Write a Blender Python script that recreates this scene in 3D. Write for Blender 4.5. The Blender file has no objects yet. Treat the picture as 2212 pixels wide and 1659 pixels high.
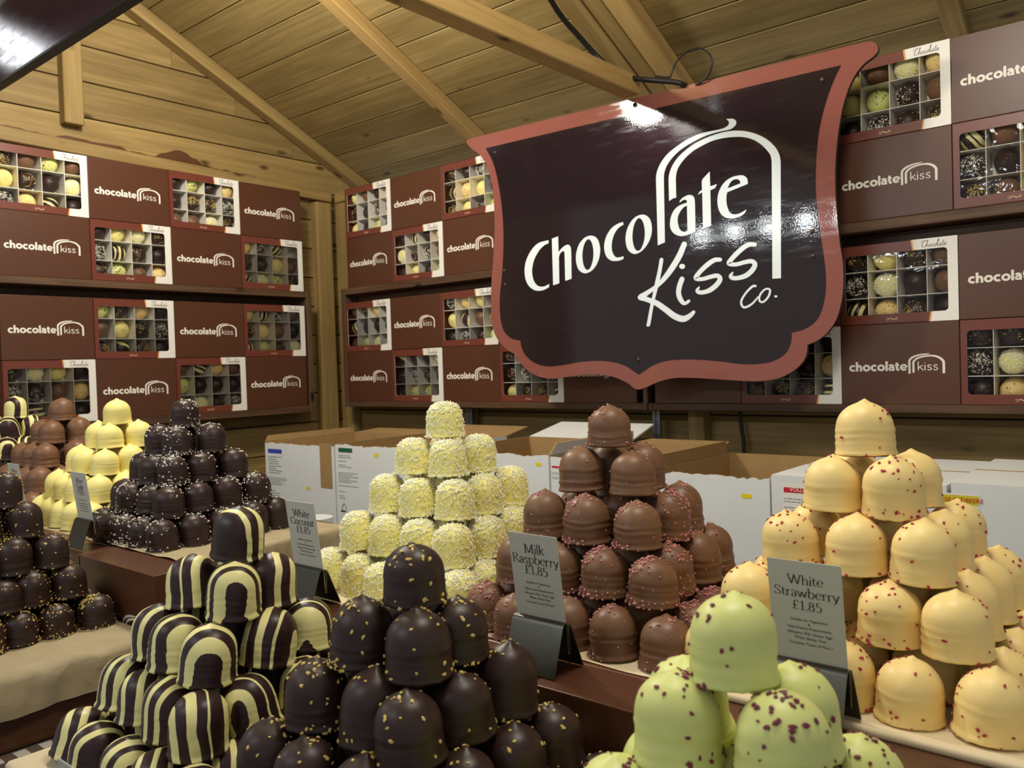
import bpy, bmesh, math, random
from math import sin, cos, pi, radians, sqrt, atan2, hypot, exp
from mathutils import Vector, Matrix, noise
from mathutils.geometry import tessellate_polygon

S = bpy.context.scene
Z0 = 1.5                                   # eye height above the floor; z values below are relative to the eye
F_PX, W_PX, H_PX = 1805.8, 2212, 1659
YAW, PITCH, ROLL = 0.7000, -0.0234, -0.0320

# ------------------------------------------------------------------ camera
fwd = Vector((-sin(YAW)*cos(PITCH), cos(YAW)*cos(PITCH), sin(PITCH)))
rgt0 = Vector((cos(YAW), sin(YAW), 0))
up0 = rgt0.cross(fwd)
RGT = cos(ROLL)*rgt0 + sin(ROLL)*up0
UP = -sin(ROLL)*rgt0 + cos(ROLL)*up0
cam_data = bpy.data.cameras.new('camera')
cam = bpy.data.objects.new('camera', cam_data)
S.collection.objects.link(cam)
cam.matrix_world = Matrix(((RGT.x, UP.x, -fwd.x, 0), (RGT.y, UP.y, -fwd.y, 0), (RGT.z, UP.z, -fwd.z, Z0), (0, 0, 0, 1)))
cam_data.sensor_width = 36
cam_data.lens = 36*F_PX/W_PX
cam_data.clip_start = 0.02
cam_data.dof.use_dof = True
cam_data.dof.focus_distance = 1.2
cam_data.dof.aperture_fstop = 13
S.camera = cam

# ------------------------------------------------------------------ world, lamps, exposure
w = bpy.data.worlds.new('world'); S.world = w; w.use_nodes = True
w.node_tree.nodes['Background'].inputs[0].default_value = (0.95, 0.98, 0.97, 1)
w.node_tree.nodes['Background'].inputs[1].default_value = 0.20
def lamp(name, kind, loc, energy, col, target=None, **kw):
    d = bpy.data.lights.new(name, kind); d.energy = energy; d.color = col
    for k, v in kw.items(): setattr(d, k, v)
    o = bpy.data.objects.new(name, d); S.collection.objects.link(o)
    o.location = (loc[0], loc[1], loc[2]+Z0)
    if target is not None:
        t = Vector((target[0], target[1], target[2]+Z0))
        o.rotation_euler = (t-o.location).to_track_quat('-Z', 'Y').to_euler()
    return o
WARM = (1.0, 0.975, 0.875); COOL = (0.92, 0.98, 1.0)
lamp('floodlight', 'POINT', (-1.83, 1.0, 1.085), 29, WARM, shadow_soft_size=0.08)
lamp('floodlight', 'POINT', (-0.40, 0.80, 1.02), 17, WARM, shadow_soft_size=0.16)
for i in range(8):                          # row of small spots over the serving side
    lamp('spot_lamp', 'SPOT', (-2.75+0.215*i+0.35, -0.60, 0.75), 2.2, COOL, (-2.6+0.33*i, 1.9, 0.05), shadow_soft_size=0.022, spot_size=radians(95), spot_blend=0.6)
lamp('market_lamp', 'POINT', (-6.4, -0.65, 2.45), 45, (0.93, 0.95, 1.0), shadow_soft_size=0.30)
S.view_settings.view_transform = 'Standard'
S.view_settings.look = 'None'
S.view_settings.gamma = 1
S.view_settings.use_curve_mapping = False
S.view_settings.exposure = 0.86

# ------------------------------------------------------------------ helpers
R3 = Matrix((RGT, -UP, fwd))
def ray(px, py): return R3.transposed() @ Vector(((px-1106)/F_PX, (py-829.5)/F_PX, 1))
def on_y(px, py, Y): d = ray(px, py); return d*(Y/d.y)
def on_x(px, py, X): d = ray(px, py); return d*(X/d.x)
rnd = random.Random(7)

def obj(name, bm, mats, parent=None, loc=(0, 0, 0), rot=(0, 0, 0), smooth=None):
    me = bpy.data.meshes.new(name)
    bmesh.ops.recalc_face_normals(bm, faces=bm.faces[:])
    if smooth is not None:
        for f in bm.faces: f.smooth = True
        for e in bm.edges:
            if len(e.link_faces) == 2 and e.calc_face_angle(0) > smooth: e.smooth = False
    bm.to_mesh(me); bm.free()
    if not isinstance(mats, (list, tuple)): mats = [mats]
    for m in mats: me.materials.append(m)
    o = bpy.data.objects.new(name, me); S.collection.objects.link(o)
    o.location = loc; o.rotation_euler = rot
    if parent is not None: o.parent = parent
    return o
def empty(name, loc=(0, 0, 0), rot=(0, 0, 0)):
    o = bpy.data.objects.new(name, None); S.collection.objects.link(o)
    o.location = loc; o.rotation_euler = rot; o.empty_display_size = 0.03
    return o
def tag(o, label=None, cat=None, group=None, kind=None):
    if label: o['label'] = label
    if cat: o['category'] = cat
    if group: o['group'] = group
    if kind: o['kind'] = kind
    return o
def struct(o): o['kind'] = 'structure'; return o

def add_box(bm, lo, hi, mi=0, bevel=0.0, gc=None):
    vs = [bm.verts.new((x, y, z)) for x in (lo[0], hi[0]) for y in (lo[1], hi[1]) for z in (lo[2], hi[2])]
    idx = [(0, 1, 3, 2), (4, 6, 7, 5), (0, 4, 5, 1), (2, 3, 7, 6), (0, 2, 6, 4), (1, 5, 7, 3)]
    fs = [bm.faces.new([vs[i] for i in q]) for q in idx]
    for f in fs: f.material_index = mi
    if bevel > 0:
        bmesh.ops.recalc_face_normals(bm, faces=fs)
        es = list({e for f in fs for e in f.edges})
        r = bmesh.ops.bevel(bm, geom=es, offset=bevel, segments=2, affect='EDGES', profile=0.5)
        for f in r['faces']: f.material_index = mi
    return vs
def catmull(pts, n=6, closed=False):
    P = [Vector(p) for p in pts]; out = []
    N = len(P)
    if N < 3 and not closed: return P
    rng = range(N) if closed else range(N-1)
    for i in rng:
        p1, p2 = P[i], P[(i+1) % N]
        p0 = P[i-1] if (i > 0 or closed) else p1*2-p2
        p3 = P[(i+2) % N] if (i+2 < N or closed) else p2*2-p1
        for k in range(n):
            t = k/n
            out.append(0.5*((2*p1)+(p2-p0)*t+(2*p0-5*p1+4*p2-p3)*t*t+(3*p1-p0-3*p2+p3)*t**3))
    if not closed: out.append(P[-1])
    return out
def add_tube(bm, pts, r, seg=8, mi=0, cap=True):
    P = [Vector(p) for p in pts]; rings = []
    prev = None
    for i, p in enumerate(P):
        t = (P[min(i+1, len(P)-1)]-P[max(i-1, 0)]).normalized()
        if prev is None:
            a = t.cross(Vector((0, 0, 1)))
            if a.length < 1e-3: a = t.cross(Vector((1, 0, 0)))
        else:
            a = prev-t*prev.dot(t)
        a.normalize(); prev = a; b = t.cross(a)
        rr = r[i] if isinstance(r, (list, tuple)) else r
        rings.append([bm.verts.new(p+(a*cos(2*pi*k/seg)+b*sin(2*pi*k/seg))*rr) for k in range(seg)])
    for i in range(len(rings)-1):
        for k in range(seg):
            f = bm.faces.new((rings[i][k], rings[i][(k+1) % seg], rings[i+1][(k+1) % seg], rings[i+1][k])); f.material_index = mi; f.smooth = True
    if cap:
        for rg in (rings[0], rings[-1]):
            f = bm.faces.new(rg); f.material_index = mi
def add_grid(bm, fn, nu, nv, mi=0):
    vs = [[bm.verts.new(fn(i/nu, j/nv)) for j in range(nv+1)] for i in range(nu+1)]
    for i in range(nu):
        for j in range(nv):
            f = bm.faces.new((vs[i][j], vs[i+1][j], vs[i+1][j+1], vs[i][j+1])); f.material_index = mi; f.smooth = True

LAY = [0]
def lift(vs):                                  # overlapping strokes lie on one another like layers of ink
    LAY[0] = (LAY[0]+1) % 12
    for v in vs: v.co.y -= 0.00003*LAY[0]
# flat drawing: strokes and outlines in a 2-D plane, mapped to 3-D by fn(x, y)
def draw_poly(bm, outer, holes, fn, mi=0):
    loops = [[Vector((p[0], p[1], 0)) for p in outer]]+[[Vector((p[0], p[1], 0)) for p in h] for h in holes]
    flat = [p for l in loops for p in l]
    vs = [bm.verts.new(fn(p.x, p.y)) for p in flat]
    for t in tessellate_polygon(loops):
        try:
            f = bm.faces.new([vs[i] for i in t]); f.material_index = mi
        except ValueError: pass
def outline(pts, n=5):                       # closed outline; a third value marks a corner
    N = len(pts); cs = [i for i, p in enumerate(pts) if len(p) > 2]
    if not cs: return [(p.x, p.y) for p in catmull([(p[0], p[1], 0) for p in pts], n, True)]
    out = []
    for a, i in enumerate(cs):
        j = cs[(a+1) % len(cs)]
        if j <= i: j += N
        seg = [(pts[k % N][0], pts[k % N][1], 0) for k in range(i, j+1)]
        out += [(p.x, p.y) for p in (catmull(seg, n) if len(seg) > 2 else [Vector(q) for q in seg])[:-1]]
    return out
def draw_stroke(bm, pts, wd, fn, closed=False, mi=0, roundcap=True, n=6, curve=True):
    """pts (x,y[,w]) centre line; wd a width or a function of direction"""
    P3 = [Vector((p[0], p[1], p[2] if len(p) > 2 else (0 if callable(wd) else wd))) for p in pts]
    C = catmull(P3, n, closed) if (curve and len(P3) > 2) else P3
    N = len(C); L = []; R = []
    for i in range(N):
        a = C[(i-1) % N] if (closed or i > 0) else C[i]
        b = C[(i+1) % N] if (closed or i < N-1) else C[i]
        t = Vector((b.x-a.x, b.y-a.y)); t = t.normalized() if t.length > 1e-9 else Vector((1, 0))
        wv = (wd(t) if callable(wd) else C[i].z)/2
        L.append((C[i].x-t.y*wv, C[i].y+t.x*wv)); R.append((C[i].x+t.y*wv, C[i].y-t.x*wv))
    lv = [bm.verts.new(fn(*p)) for p in L]; rv = [bm.verts.new(fn(*p)) for p in R]
    lift(lv+rv)
    for i in range(N if closed else N-1):
        j = (i+1) % N
        f = bm.faces.new((lv[i], lv[j], rv[j], rv[i])); f.material_index = mi
    if roundcap and not closed:
        for i in (0, N-1):
            wv = hypot(L[i][0]-R[i][0], L[i][1]-R[i][1])/2
            if wv > 0: draw_disc(bm, C[i].x, C[i].y, wv, wv, fn, mi)
def draw_disc(bm, x, y, rx, ry, fn, mi=0, n=12):
    vs = [bm.verts.new(fn(x+rx*cos(2*pi*k/n), y+ry*sin(2*pi*k/n))) for k in range(n)]; lift(vs)
    f = bm.faces.new(vs); f.material_index = mi
def arc(cx, cy, rx, ry, a0, a1, n=14):
    return [(cx+rx*cos(radians(a0+(a1-a0)*k/n)), cy+ry*sin(radians(a0+(a1-a0)*k/n))) for k in range(n+1)]

# ------------------------------------------------------------------ materials
def lin(c):
    return tuple(((v/255)/12.92 if v/255 <= 0.04045 else ((v/255+0.055)/1.055)**2.4) for v in c)+(1,)
def mat(name):
    m = bpy.data.materials.new(name); m.use_nodes = True
    nt = m.node_tree; return m, nt, nt.nodes['Principled BSDF']
def nd(nt, t, **kw):
    n = nt.nodes.new(t)
    for k, v in kw.items(): setattr(n, k, v)
    return n
def ramp(nt, stops, interp='LINEAR'):
    r = nd(nt, 'ShaderNodeValToRGB'); cr = r.color_ramp; cr.interpolation = interp
    while len(cr.elements) < len(stops): cr.elements.new(0.5)
    for e, (p, c) in zip(cr.elements, stops): e.position = p; e.color = c
    return r
def flat(name, col, rough=0.5, noise_amt=0.08, scale=40, bump=0.0, spec=0.5, metal=0.0, sss=0.0, coat=0.0, aniso=None):
    m, nt, p = mat(name)
    tc = nd(nt, 'ShaderNodeTexCoord'); n = nd(nt, 'ShaderNodeTexNoise'); n.inputs['Scale'].default_value = scale; n.inputs['Detail'].default_value = 4
    vec = tc.outputs['Object']
    if aniso:
        mp = nd(nt, 'ShaderNodeMapping'); mp.inputs['Scale'].default_value = aniso
        nt.links.new(vec, mp.inputs[0]); vec = mp.outputs[0]
    nt.links.new(vec, n.inputs['Vector'])
    c = lin(col)
    r = ramp(nt, [(0.25, tuple(v*(1-noise_amt) for v in c[:3])+(1,)), (0.75, tuple(min(1, v*(1+noise_amt)) for v in c[:3])+(1,))])
    nt.links.new(n.outputs[0], r.inputs[0]); nt.links.new(r.outputs[0], p.inputs['Base Color'])
    p.inputs['Roughness'].default_value = rough; p.inputs['Metallic'].default_value = metal
    p.inputs['Specular IOR Level'].default_value = spec
    if sss: 
        p.inputs['Subsurface Weight'].default_value = sss; p.inputs['Subsurface Radius'].default_value = (1, 0.7, 0.35); p.inputs['Subsurface Scale'].default_value = 0.004
    if coat: p.inputs['Coat Weight'].default_value = coat; p.inputs['Coat Roughness'].default_value = 0.15
    if bump:
        b = nd(nt, 'ShaderNodeBump'); b.inputs['Strength'].default_value = bump; b.inputs['Distance'].default_value = 0.002
        nt.links.new(n.outputs[0], b.inputs['Height']); nt.links.new(b.outputs[0], p.inputs['Normal'])
    return m
def wood(name, light, dark, knot, rough=0.6, contrast=1.0):
    """pine boards: attribute gc = (along, across, board number)"""
    m, nt, p = mat(name)
    at = nd(nt, 'ShaderNodeAttribute', attribute_name='gc')
    sep = nd(nt, 'ShaderNodeSeparateXYZ'); nt.links.new(at.outputs['Vector'], sep.inputs[0])
    def comb(sx, sy, sz):
        c = nd(nt, 'ShaderNodeCombineXYZ')
        for k, s in enumerate((sx, sy, sz)):
            mm = nd(nt, 'ShaderNodeMath', operation='MULTIPLY'); mm.inputs[1].default_value = s
            nt.links.new(sep.outputs[k], mm.inputs[0]); nt.links.new(mm.outputs[0], c.inputs[k])
        return c
    n1 = nd(nt, 'ShaderNodeTexNoise'); n1.inputs['Scale'].default_value = 1.0; n1.inputs['Detail'].default_value = 6; n1.inputs['Distortion'].default_value = 0.9
    nt.links.new(comb(2.2, 55, 7.3).outputs[0], n1.inputs['Vector'])
    n2 = nd(nt, 'ShaderNodeTexNoise'); n2.inputs['Scale'].default_value = 1.0; n2.inputs['Detail'].default_value = 3; n2.inputs['Distortion'].default_value = 1.5
    nt.links.new(comb(1.6, 9, 3.1).outputs[0], n2.inputs['Vector'])
    mx = nd(nt, 'ShaderNodeMath', operation='MULTIPLY_ADD'); mx.inputs[1].default_value = 0.55
    half = nd(nt, 'ShaderNodeMath', operation='MULTIPLY'); half.inputs[1].default_value = 0.45
    nt.links.new(n2.outputs[0], half.inputs[0]); nt.links.new(n1.outputs[0], mx.inputs[0]); nt.links.new(half.outputs[0], mx.inputs[2])
    r = ramp(nt, [(0.5-0.22/contrast, dark), (0.5, tuple((a+b)/2 for a, b in zip(light, dark))), (0.5+0.16/contrast, light)])
    nt.links.new(mx.outputs[0], r.inputs[0])
    # board to board difference
    wn = nd(nt, 'ShaderNodeTexWhiteNoise', noise_dimensions='1D'); nt.links.new(sep.outputs[2], wn.inputs['W'])
    mr = nd(nt, 'ShaderNodeMapRange'); mr.inputs[3].default_value = 0.78; mr.inputs[4].default_value = 1.15
    nt.links.new(wn.outputs[0], mr.inputs[0])
    mul = nd(nt, 'ShaderNodeMix', data_type='RGBA', blend_type='MULTIPLY'); mul.inputs[0].default_value = 1
    nt.links.new(r.outputs[0], mul.inputs[6]); nt.links.new(mr.outputs[0], mul.inputs[7])
    # knots
    v = nd(nt, 'ShaderNodeTexVoronoi'); v.inputs['Scale'].default_value = 1.0
    nt.links.new(comb(4.6, 11.0, 1.7).outputs[0], v.inputs['Vector'])
    kr = ramp(nt, [(0.05, (1, 1, 1, 1)), (0.14, (0, 0, 0, 1))]); nt.links.new(v.outputs['Distance'], kr.inputs[0])
    mk = nd(nt, 'ShaderNodeMix', data_type='RGBA'); nt.links.new(kr.outputs[0], mk.inputs[0])
    nt.links.new(mul.outputs[2], mk.inputs[6]); mk.inputs[7].default_value = knot
    nt.links.new(mk.outputs[2], p.inputs['Base Color'])
    p.inputs['Roughness'].default_value = rough; p.inputs['Specular IOR Level'].default_value = 0.35
    b = nd(nt, 'ShaderNodeBump'); b.inputs['Strength'].default_value = 0.25; b.inputs['Distance'].default_value = 0.002
    nt.links.new(n1.outputs[0], b.inputs['Height']); nt.links.new(b.outputs[0], p.inputs['Normal'])
    return m
M = {}
M['pine'] = wood('treated pine', lin((164, 138, 86)), lin((124, 100, 57)), lin((78, 57, 30)))
M['pine_ceiling'] = wood('ceiling pine', lin((162, 139, 88)), lin((122, 101, 58)), lin((72, 54, 30)))
M['pine_new'] = wood('planed pine', lin((200, 166, 106)), lin((166, 133, 78)), lin((110, 76, 40)))
M['stained'] = wood('dark stained pine', lin((108, 80, 57)), lin((62, 43, 31)), lin((30, 20, 14)), 0.5)
M['crate_wood'] = wood('stained crate wood', lin((92, 58, 34)), lin((56, 32, 18)), lin((30, 18, 10)), 0.4)
M['black_gap'] = flat('unlit gap', (30, 25, 18), 0.9)
M['brown_card'] = flat('brown printed card', (86, 51, 34), 0.36, 0.04, 300, 0.02, 0.5)
M['red_card'] = flat('red-brown printed card', (112, 57, 44), 0.34, 0.04, 300, 0.02, 0.5)
M['riser_card'] = flat('brown coated card', (104, 58, 42), 0.32, 0.05, 60, 0.02, 0.5)
M['white_card'] = flat('white printed card', (238, 234, 226), 0.4, 0.02, 200)
M['divider'] = flat('uncoated white card', (244, 238, 226), 0.7, 0.03, 100)
M['logo_white'] = flat('cream white print', (240, 232, 220), 0.45, 0.02, 200)
M['gold_print'] = flat('orange gold print', (226, 160, 84), 0.35, 0.05, 200)
M['ornament'] = flat('pale gold print', (222, 186, 150), 0.4, 0.05, 200)
M['ink'] = flat('black ink', (34, 32, 32), 0.6, 0.05, 200)
M['grey_ink'] = flat('grey script print', (120, 112, 108), 0.5, 0.05, 200)
M['card_grey'] = flat('matt grey card', (190, 188, 178), 0.6, 0.02, 200)
M['steel'] = flat('brushed steel', (92, 90, 82), 0.34, 0.12, 90, 0.05, 0.5, 0.9, aniso=(1, 1, 30))
M['kraft'] = flat('kraft paper', (168, 151, 118), 0.8, 0.10, 22, 0.9)
def creased(m, scale, depth):                   # fold lines of crumpled paper
    nt = m.node_tree; p = nt.nodes['Principled BSDF']
    tc = nd(nt, 'ShaderNodeTexCoord'); n = nd(nt, 'ShaderNodeTexNoise'); n.inputs['Scale'].default_value = 9; n.inputs['Detail'].default_value = 3
    mx = nd(nt, 'ShaderNodeVectorMath', operation='MULTIPLY_ADD'); mx.inputs[1].default_value = (0.10, 0.10, 0.10)
    v = nd(nt, 'ShaderNodeTexVoronoi', feature='F1'); v.inputs['Scale'].default_value = scale
    nt.links.new(tc.outputs['Object'], n.inputs['Vector']); nt.links.new(n.outputs['Color'], mx.inputs[0]); nt.links.new(tc.outputs['Object'], mx.inputs[2]); nt.links.new(mx.outputs[0], v.inputs['Vector'])
    b = nd(nt, 'ShaderNodeBump'); b.inputs['Strength'].default_value = 0.8; b.inputs['Distance'].default_value = depth
    nt.links.new(v.outputs['Distance'], b.inputs['Height'])
    old = [l.from_socket for l in nt.links if l.to_socket == p.inputs['Normal']]
    if old: nt.links.new(old[0], b.inputs['Normal'])
    nt.links.new(b.outputs[0], p.inputs['Normal'])
creased(M['kraft'], 13, 0.012)
M['cream_paper'] = flat('cream parchment', (220, 202, 166), 0.7, 0.05, 10, 0.15)
M['carton'] = flat('white corrugated board', (226, 228, 228), 0.6, 0.03, 12, 0.06)
M['carton_in'] = flat('brown corrugated board', (162, 130, 84), 0.8, 0.08, 30, 0.06)
M['white_plastic'] = flat('white plastic', (224, 228, 232), 0.35, 0.02, 20)
M['grey_plastic'] = flat('grey crate plastic', (170, 176, 184), 0.45, 0.04, 20)
M['black_rubber'] = flat('black rubber', (24, 24, 24), 0.5, 0.1, 40)
M['counter'] = flat('dark grey laminate', (92, 86, 84), 0.4, 0.06, 20)
M['wafer'] = flat('wafer biscuit', (74, 44, 24), 0.8, 0.2, 300, 0.3)
M['label_yellow'] = flat('yellow sticker', (234, 214, 20), 0.5, 0.03, 200)
M['label_red'] = flat('red print', (206, 30, 44), 0.5, 0.03, 200)
M['label_blue'] = flat('blue print', (58, 74, 176), 0.5, 0.03, 200)
M['label_green'] = flat('green print', (34, 92, 66), 0.5, 0.03, 200)
M['label_mustard'] = flat('mustard print', (214, 200, 40), 0.5, 0.03, 200)
M['text_grey'] = flat('grey small print', (150, 152, 156), 0.6, 0.03, 200)
M['logo_print'] = flat('dark logo print', (60, 66, 78), 0.6, 0.03, 200)
M['paint'] = flat('spilt brown stain', (88, 52, 24), 0.55, 0.2, 20)
M['rust'] = flat('rusty bolt steel', (84, 66, 56), 0.45, 0.3, 300, 0.3, 0.5, 0.6)
M['zinc'] = flat('galvanised steel', (150, 156, 164), 0.4, 0.08, 60, 0, 0.5, 0.8)
M['vinyl_white'] = flat('white vinyl', (230, 240, 244), 0.16, 0.01, 100)
M['concrete'] = flat('paving', (110, 104, 98), 0.9, 0.15, 8, 0.2)

def sign_gloss(name, col, streak):
    m, nt, p = mat(name)
    tc = nd(nt, 'ShaderNodeTexCoord')
    mp = nd(nt, 'ShaderNodeMapping'); mp.inputs['Rotation'].default_value = (0, radians(28), 0); mp.inputs['Scale'].default_value = (14, 14, 70)
    n = nd(nt, 'ShaderNodeTexNoise'); n.inputs['Scale'].default_value = 1; n.inputs['Detail'].default_value = 6
    nt.links.new(tc.outputs['Object'], mp.inputs[0]); nt.links.new(mp.outputs[0], n.inputs['Vector'])
    r = ramp(nt, [(0.5, (0.05, 0.05, 0.05, 1)), (0.9, (streak, streak, streak, 1))]); nt.links.new(n.outputs[0], r.inputs[0])
    nt.links.new(r.outputs[0], p.inputs['Roughness'])
    p.inputs['Base Color'].default_value = lin(col)
    p.inputs['Specular IOR Level'].default_value = 0.5
    n2 = nd(nt, 'ShaderNodeTexNoise'); n2.inputs['Scale'].default_value = 260; n2.inputs['Detail'].default_value = 2
    nt.links.new(tc.outputs['Object'], n2.inputs['Vector'])
    ad = nd(nt, 'ShaderNodeMath', operation='MULTIPLY_ADD'); ad.inputs[1].default_value = 1.3; nt.links.new(n.outputs[0], ad.inputs[0]); nt.links.new(n2.outputs[0], ad.inputs[2])
    b = nd(nt, 'ShaderNodeBump'); b.inputs['Strength'].default_value = 0.10; b.inputs['Distance'].default_value = 0.0006
    nt.links.new(ad.outputs[0], b.inputs['Height']); nt.links.new(b.outputs[0], p.inputs['Normal'])
    return m
M['sign_dark'] = sign_gloss('dark plum gloss panel', (38, 28, 31), 0.2)
M['sign_border'] = sign_gloss('red-brown gloss border', (138, 82, 73), 0.2)
M['fascia'] = sign_gloss('plum gloss fascia', (58, 34, 46), 0.4)
M['fascia'].node_tree.nodes['Color Ramp'].color_ramp.elements[0].color = (0.2, 0.2, 0.2, 1)
M['sign_edge'] = flat('black sign edge', (34, 26, 26), 0.5)

def clear_film(name, rough=0.06):
    m = bpy.data.materials.new(name); m.use_nodes = True; nt = m.node_tree
    for n in list(nt.nodes): nt.nodes.remove(n)
    out = nd(nt, 'ShaderNodeOutputMaterial'); mix = nd(nt, 'ShaderNodeMixShader'); tr = nd(nt, 'ShaderNodeBsdfTransparent'); gl = nd(nt, 'ShaderNodeBsdfGlossy')
    fr = nd(nt, 'ShaderNodeFresnel'); fr.inputs[0].default_value = 1.4; gl.inputs['Roughness'].default_value = rough
    tc = nd(nt, 'ShaderNodeTexCoord'); n = nd(nt, 'ShaderNodeTexNoise'); n.inputs['Scale'].default_value = 22
    b = nd(nt, 'ShaderNodeBump'); b.inputs['Strength'].default_value = 0.35; b.inputs['Distance'].default_value = 0.01
    nt.links.new(tc.outputs['Object'], n.inputs['Vector']); nt.links.new(n.outputs[0], b.inputs['Height']); nt.links.new(b.outputs[0], gl.inputs['Normal'])
    nt.links.new(fr.outputs[0], mix.inputs[0]); nt.links.new(tr.outputs[0], mix.inputs[1]); nt.links.new(gl.outputs[0], mix.inputs[2]); nt.links.new(mix.outputs[0], out.inputs[0])
    return m
M['film'] = clear_film('clear window film')

def gingham():
    m, nt, p = mat('brown gingham ribbon')
    tc = nd(nt, 'ShaderNodeTexCoord'); ch = nd(nt, 'ShaderNodeTexWave', wave_type='BANDS', bands_direction='Y'); ch.inputs['Scale'].default_value = 9.5
    r = ramp(nt, [(0.49, lin((222, 214, 202))), (0.51, lin((112, 92, 80)))]); nt.links.new(tc.outputs['Object'], ch.inputs['Vector']); nt.links.new(ch.outputs[0], r.inputs[0])
    nt.links.new(r.outputs[0], p.inputs['Base Color']); p.inputs['Roughness'].default_value = 0.8
    return m
M['gingham'] = gingham()

def choc(name, col, rough=0.38, sss=0.0, var=0.12):
    m, nt, p = mat(name)
    tc = nd(nt, 'ShaderNodeTexCoord'); oi = nd(nt, 'ShaderNodeObjectInfo')
    add = nd(nt, 'ShaderNodeVectorMath', operation='ADD'); sc = nd(nt, 'ShaderNodeMath', operation='MULTIPLY'); sc.inputs[1].default_value = 30
    nt.links.new(oi.outputs['Random'], sc.inputs[0]); nt.links.new(tc.outputs['Object'], add.inputs[0]); nt.links.new(sc.outputs[0], add.inputs[1])
    n = nd(nt, 'ShaderNodeTexNoise'); n.inputs['Scale'].default_value = 60; n.inputs['Detail'].default_value = 4
    nt.links.new(add.outputs[0], n.inputs['Vector'])
    c = lin(col)
    r = ramp(nt, [(0.3, tuple(v*(1-var) for v in c[:3])+(1,)), (0.7, tuple(min(1, v*(1+var)) for v in c[:3])+(1,))])
    nt.links.new(n.outputs[0], r.inputs[0]); nt.links.new(r.outputs[0], p.inputs['Base Color'])
    rr = nd(nt, 'ShaderNodeMapRange'); rr.inputs[3].default_value = rough-0.08; rr.inputs[4].default_value = rough+0.12
    nt.links.new(n.outputs[0], rr.inputs[0]); nt.links.new(rr.outputs[0], p.inputs['Roughness'])
    p.inputs['Specular IOR Level'].default_value = 0.4
    if sss:
        p.inputs['Subsurface Weight'].default_value = sss; p.inputs['Subsurface Radius'].default_value = (1, 0.65, 0.3); p.inputs['Subsurface Scale'].default_value = 0.006
    return m
def stripes():
    m, nt, p = mat('white coating with dark stripes')
    tc = nd(nt, 'ShaderNodeTexCoord'); oi = nd(nt, 'ShaderNodeObjectInfo')
    sc = nd(nt, 'ShaderNodeMath', operation='MULTIPLY'); sc.inputs[1].default_value = 17.3
    nt.links.new(oi.outputs['Random'], sc.inputs[0])
    add = nd(nt, 'ShaderNodeVectorMath', operation='ADD'); nt.links.new(tc.outputs['Object'], add.inputs[0]); nt.links.new(sc.outputs[0], add.inputs[1])
    n = nd(nt, 'ShaderNodeTexNoise'); n.inputs['Scale'].default_value = 19; n.inputs['Detail'].default_value = 2; n.inputs['Roughness'].default_value = 0.4
    nt.links.new(add.outputs[0], n.inputs['Vector'])
    sp = nd(nt, 'ShaderNodeSeparateXYZ'); nt.links.new(tc.outputs['Object'], sp.inputs[0])
    # x plus a slow warp, and a second slow variation of the band width
    w1 = nd(nt, 'ShaderNodeMath', operation='MULTIPLY_ADD'); w1.inputs[1].default_value = 0.0150; nt.links.new(n.outputs[0], w1.inputs[0]); nt.links.new(sp.outputs[0], w1.inputs[2])
    k = nd(nt, 'ShaderNodeMath', operation='MULTIPLY_ADD'); k.inputs[1].default_value = 2*pi/0.0165
    ph = nd(nt, 'ShaderNodeMath', operation='MULTIPLY'); ph.inputs[1].default_value = 40; nt.links.new(oi.outputs['Random'], ph.inputs[0])
    nt.links.new(w1.outputs[0], k.inputs[0]); nt.links.new(ph.outputs[0], k.inputs[2])
    s0 = nd(nt, 'ShaderNodeMath', operation='SINE'); nt.links.new(k.outputs[0], s0.inputs[0])
    n3 = nd(nt, 'ShaderNodeTexNoise', noise_dimensions='1D'); n3.inputs['Scale'].default_value = 62; n3.inputs['Detail'].default_value = 0
    wx = nd(nt, 'ShaderNodeMath', operation='ADD'); nt.links.new(w1.outputs[0], wx.inputs[0]); nt.links.new(ph.outputs[0], wx.inputs[1]); nt.links.new(wx.outputs[0], n3.inputs['W'])
    s = nd(nt, 'ShaderNodeMath', operation='MULTIPLY_ADD'); s.inputs[1].default_value = 3.0; nt.links.new(n3.outputs[0], s.inputs[0])
    sb = nd(nt, 'ShaderNodeMath', operation='SUBTRACT'); sb.inputs[1].default_value = 1.5; nt.links.new(s0.outputs[0], sb.inputs[0]); nt.links.new(sb.outputs[0], s.inputs[2])
    r = ramp(nt, [(0.0, lin((242, 232, 160))), (0.34, lin((242, 232, 160))), (0.36, lin((52, 30, 31))), (1.0, lin((50, 29, 30)))])
    mr = nd(nt, 'ShaderNodeMapRange'); mr.inputs[1].default_value = -1; mr.inputs[2].default_value = 1
    nt.links.new(s.outputs[0], mr.inputs[0]); nt.links.new(mr.outputs[0], r.inputs[0]); nt.links.new(r.outputs[0], p.inputs['Base Color'])
    p.inputs['Roughness'].default_value = 0.40; p.inputs['Specular IOR Level'].default_value = 0.4
    return m
M['c_dark'] = choc('dark chocolate', (52, 33, 29), 0.40)
M['c_milk'] = choc('milk chocolate', (122, 87, 63), 0.42)
M['c_yellow'] = choc('lemon white chocolate', (250, 234, 150), 0.45, 0.25, 0.03)
M['c_coco'] = choc('ivory white chocolate', (250, 238, 148), 0.5, 0.25, 0.03)
M['c_straw'] = choc('peach white chocolate', (250, 220, 148), 0.42, 0.25, 0.03)
M['c_green'] = choc('pistachio green chocolate', (222, 226, 142), 0.42, 0.25, 0.03)
M['c_zebra'] = stripes()
M['nut'] = flat('chopped nut', (226, 196, 110), 0.6, 0.15, 300)
M['white_dot'] = flat('white sugar crumb', (232, 226, 210), 0.6, 0.05, 300)
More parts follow.
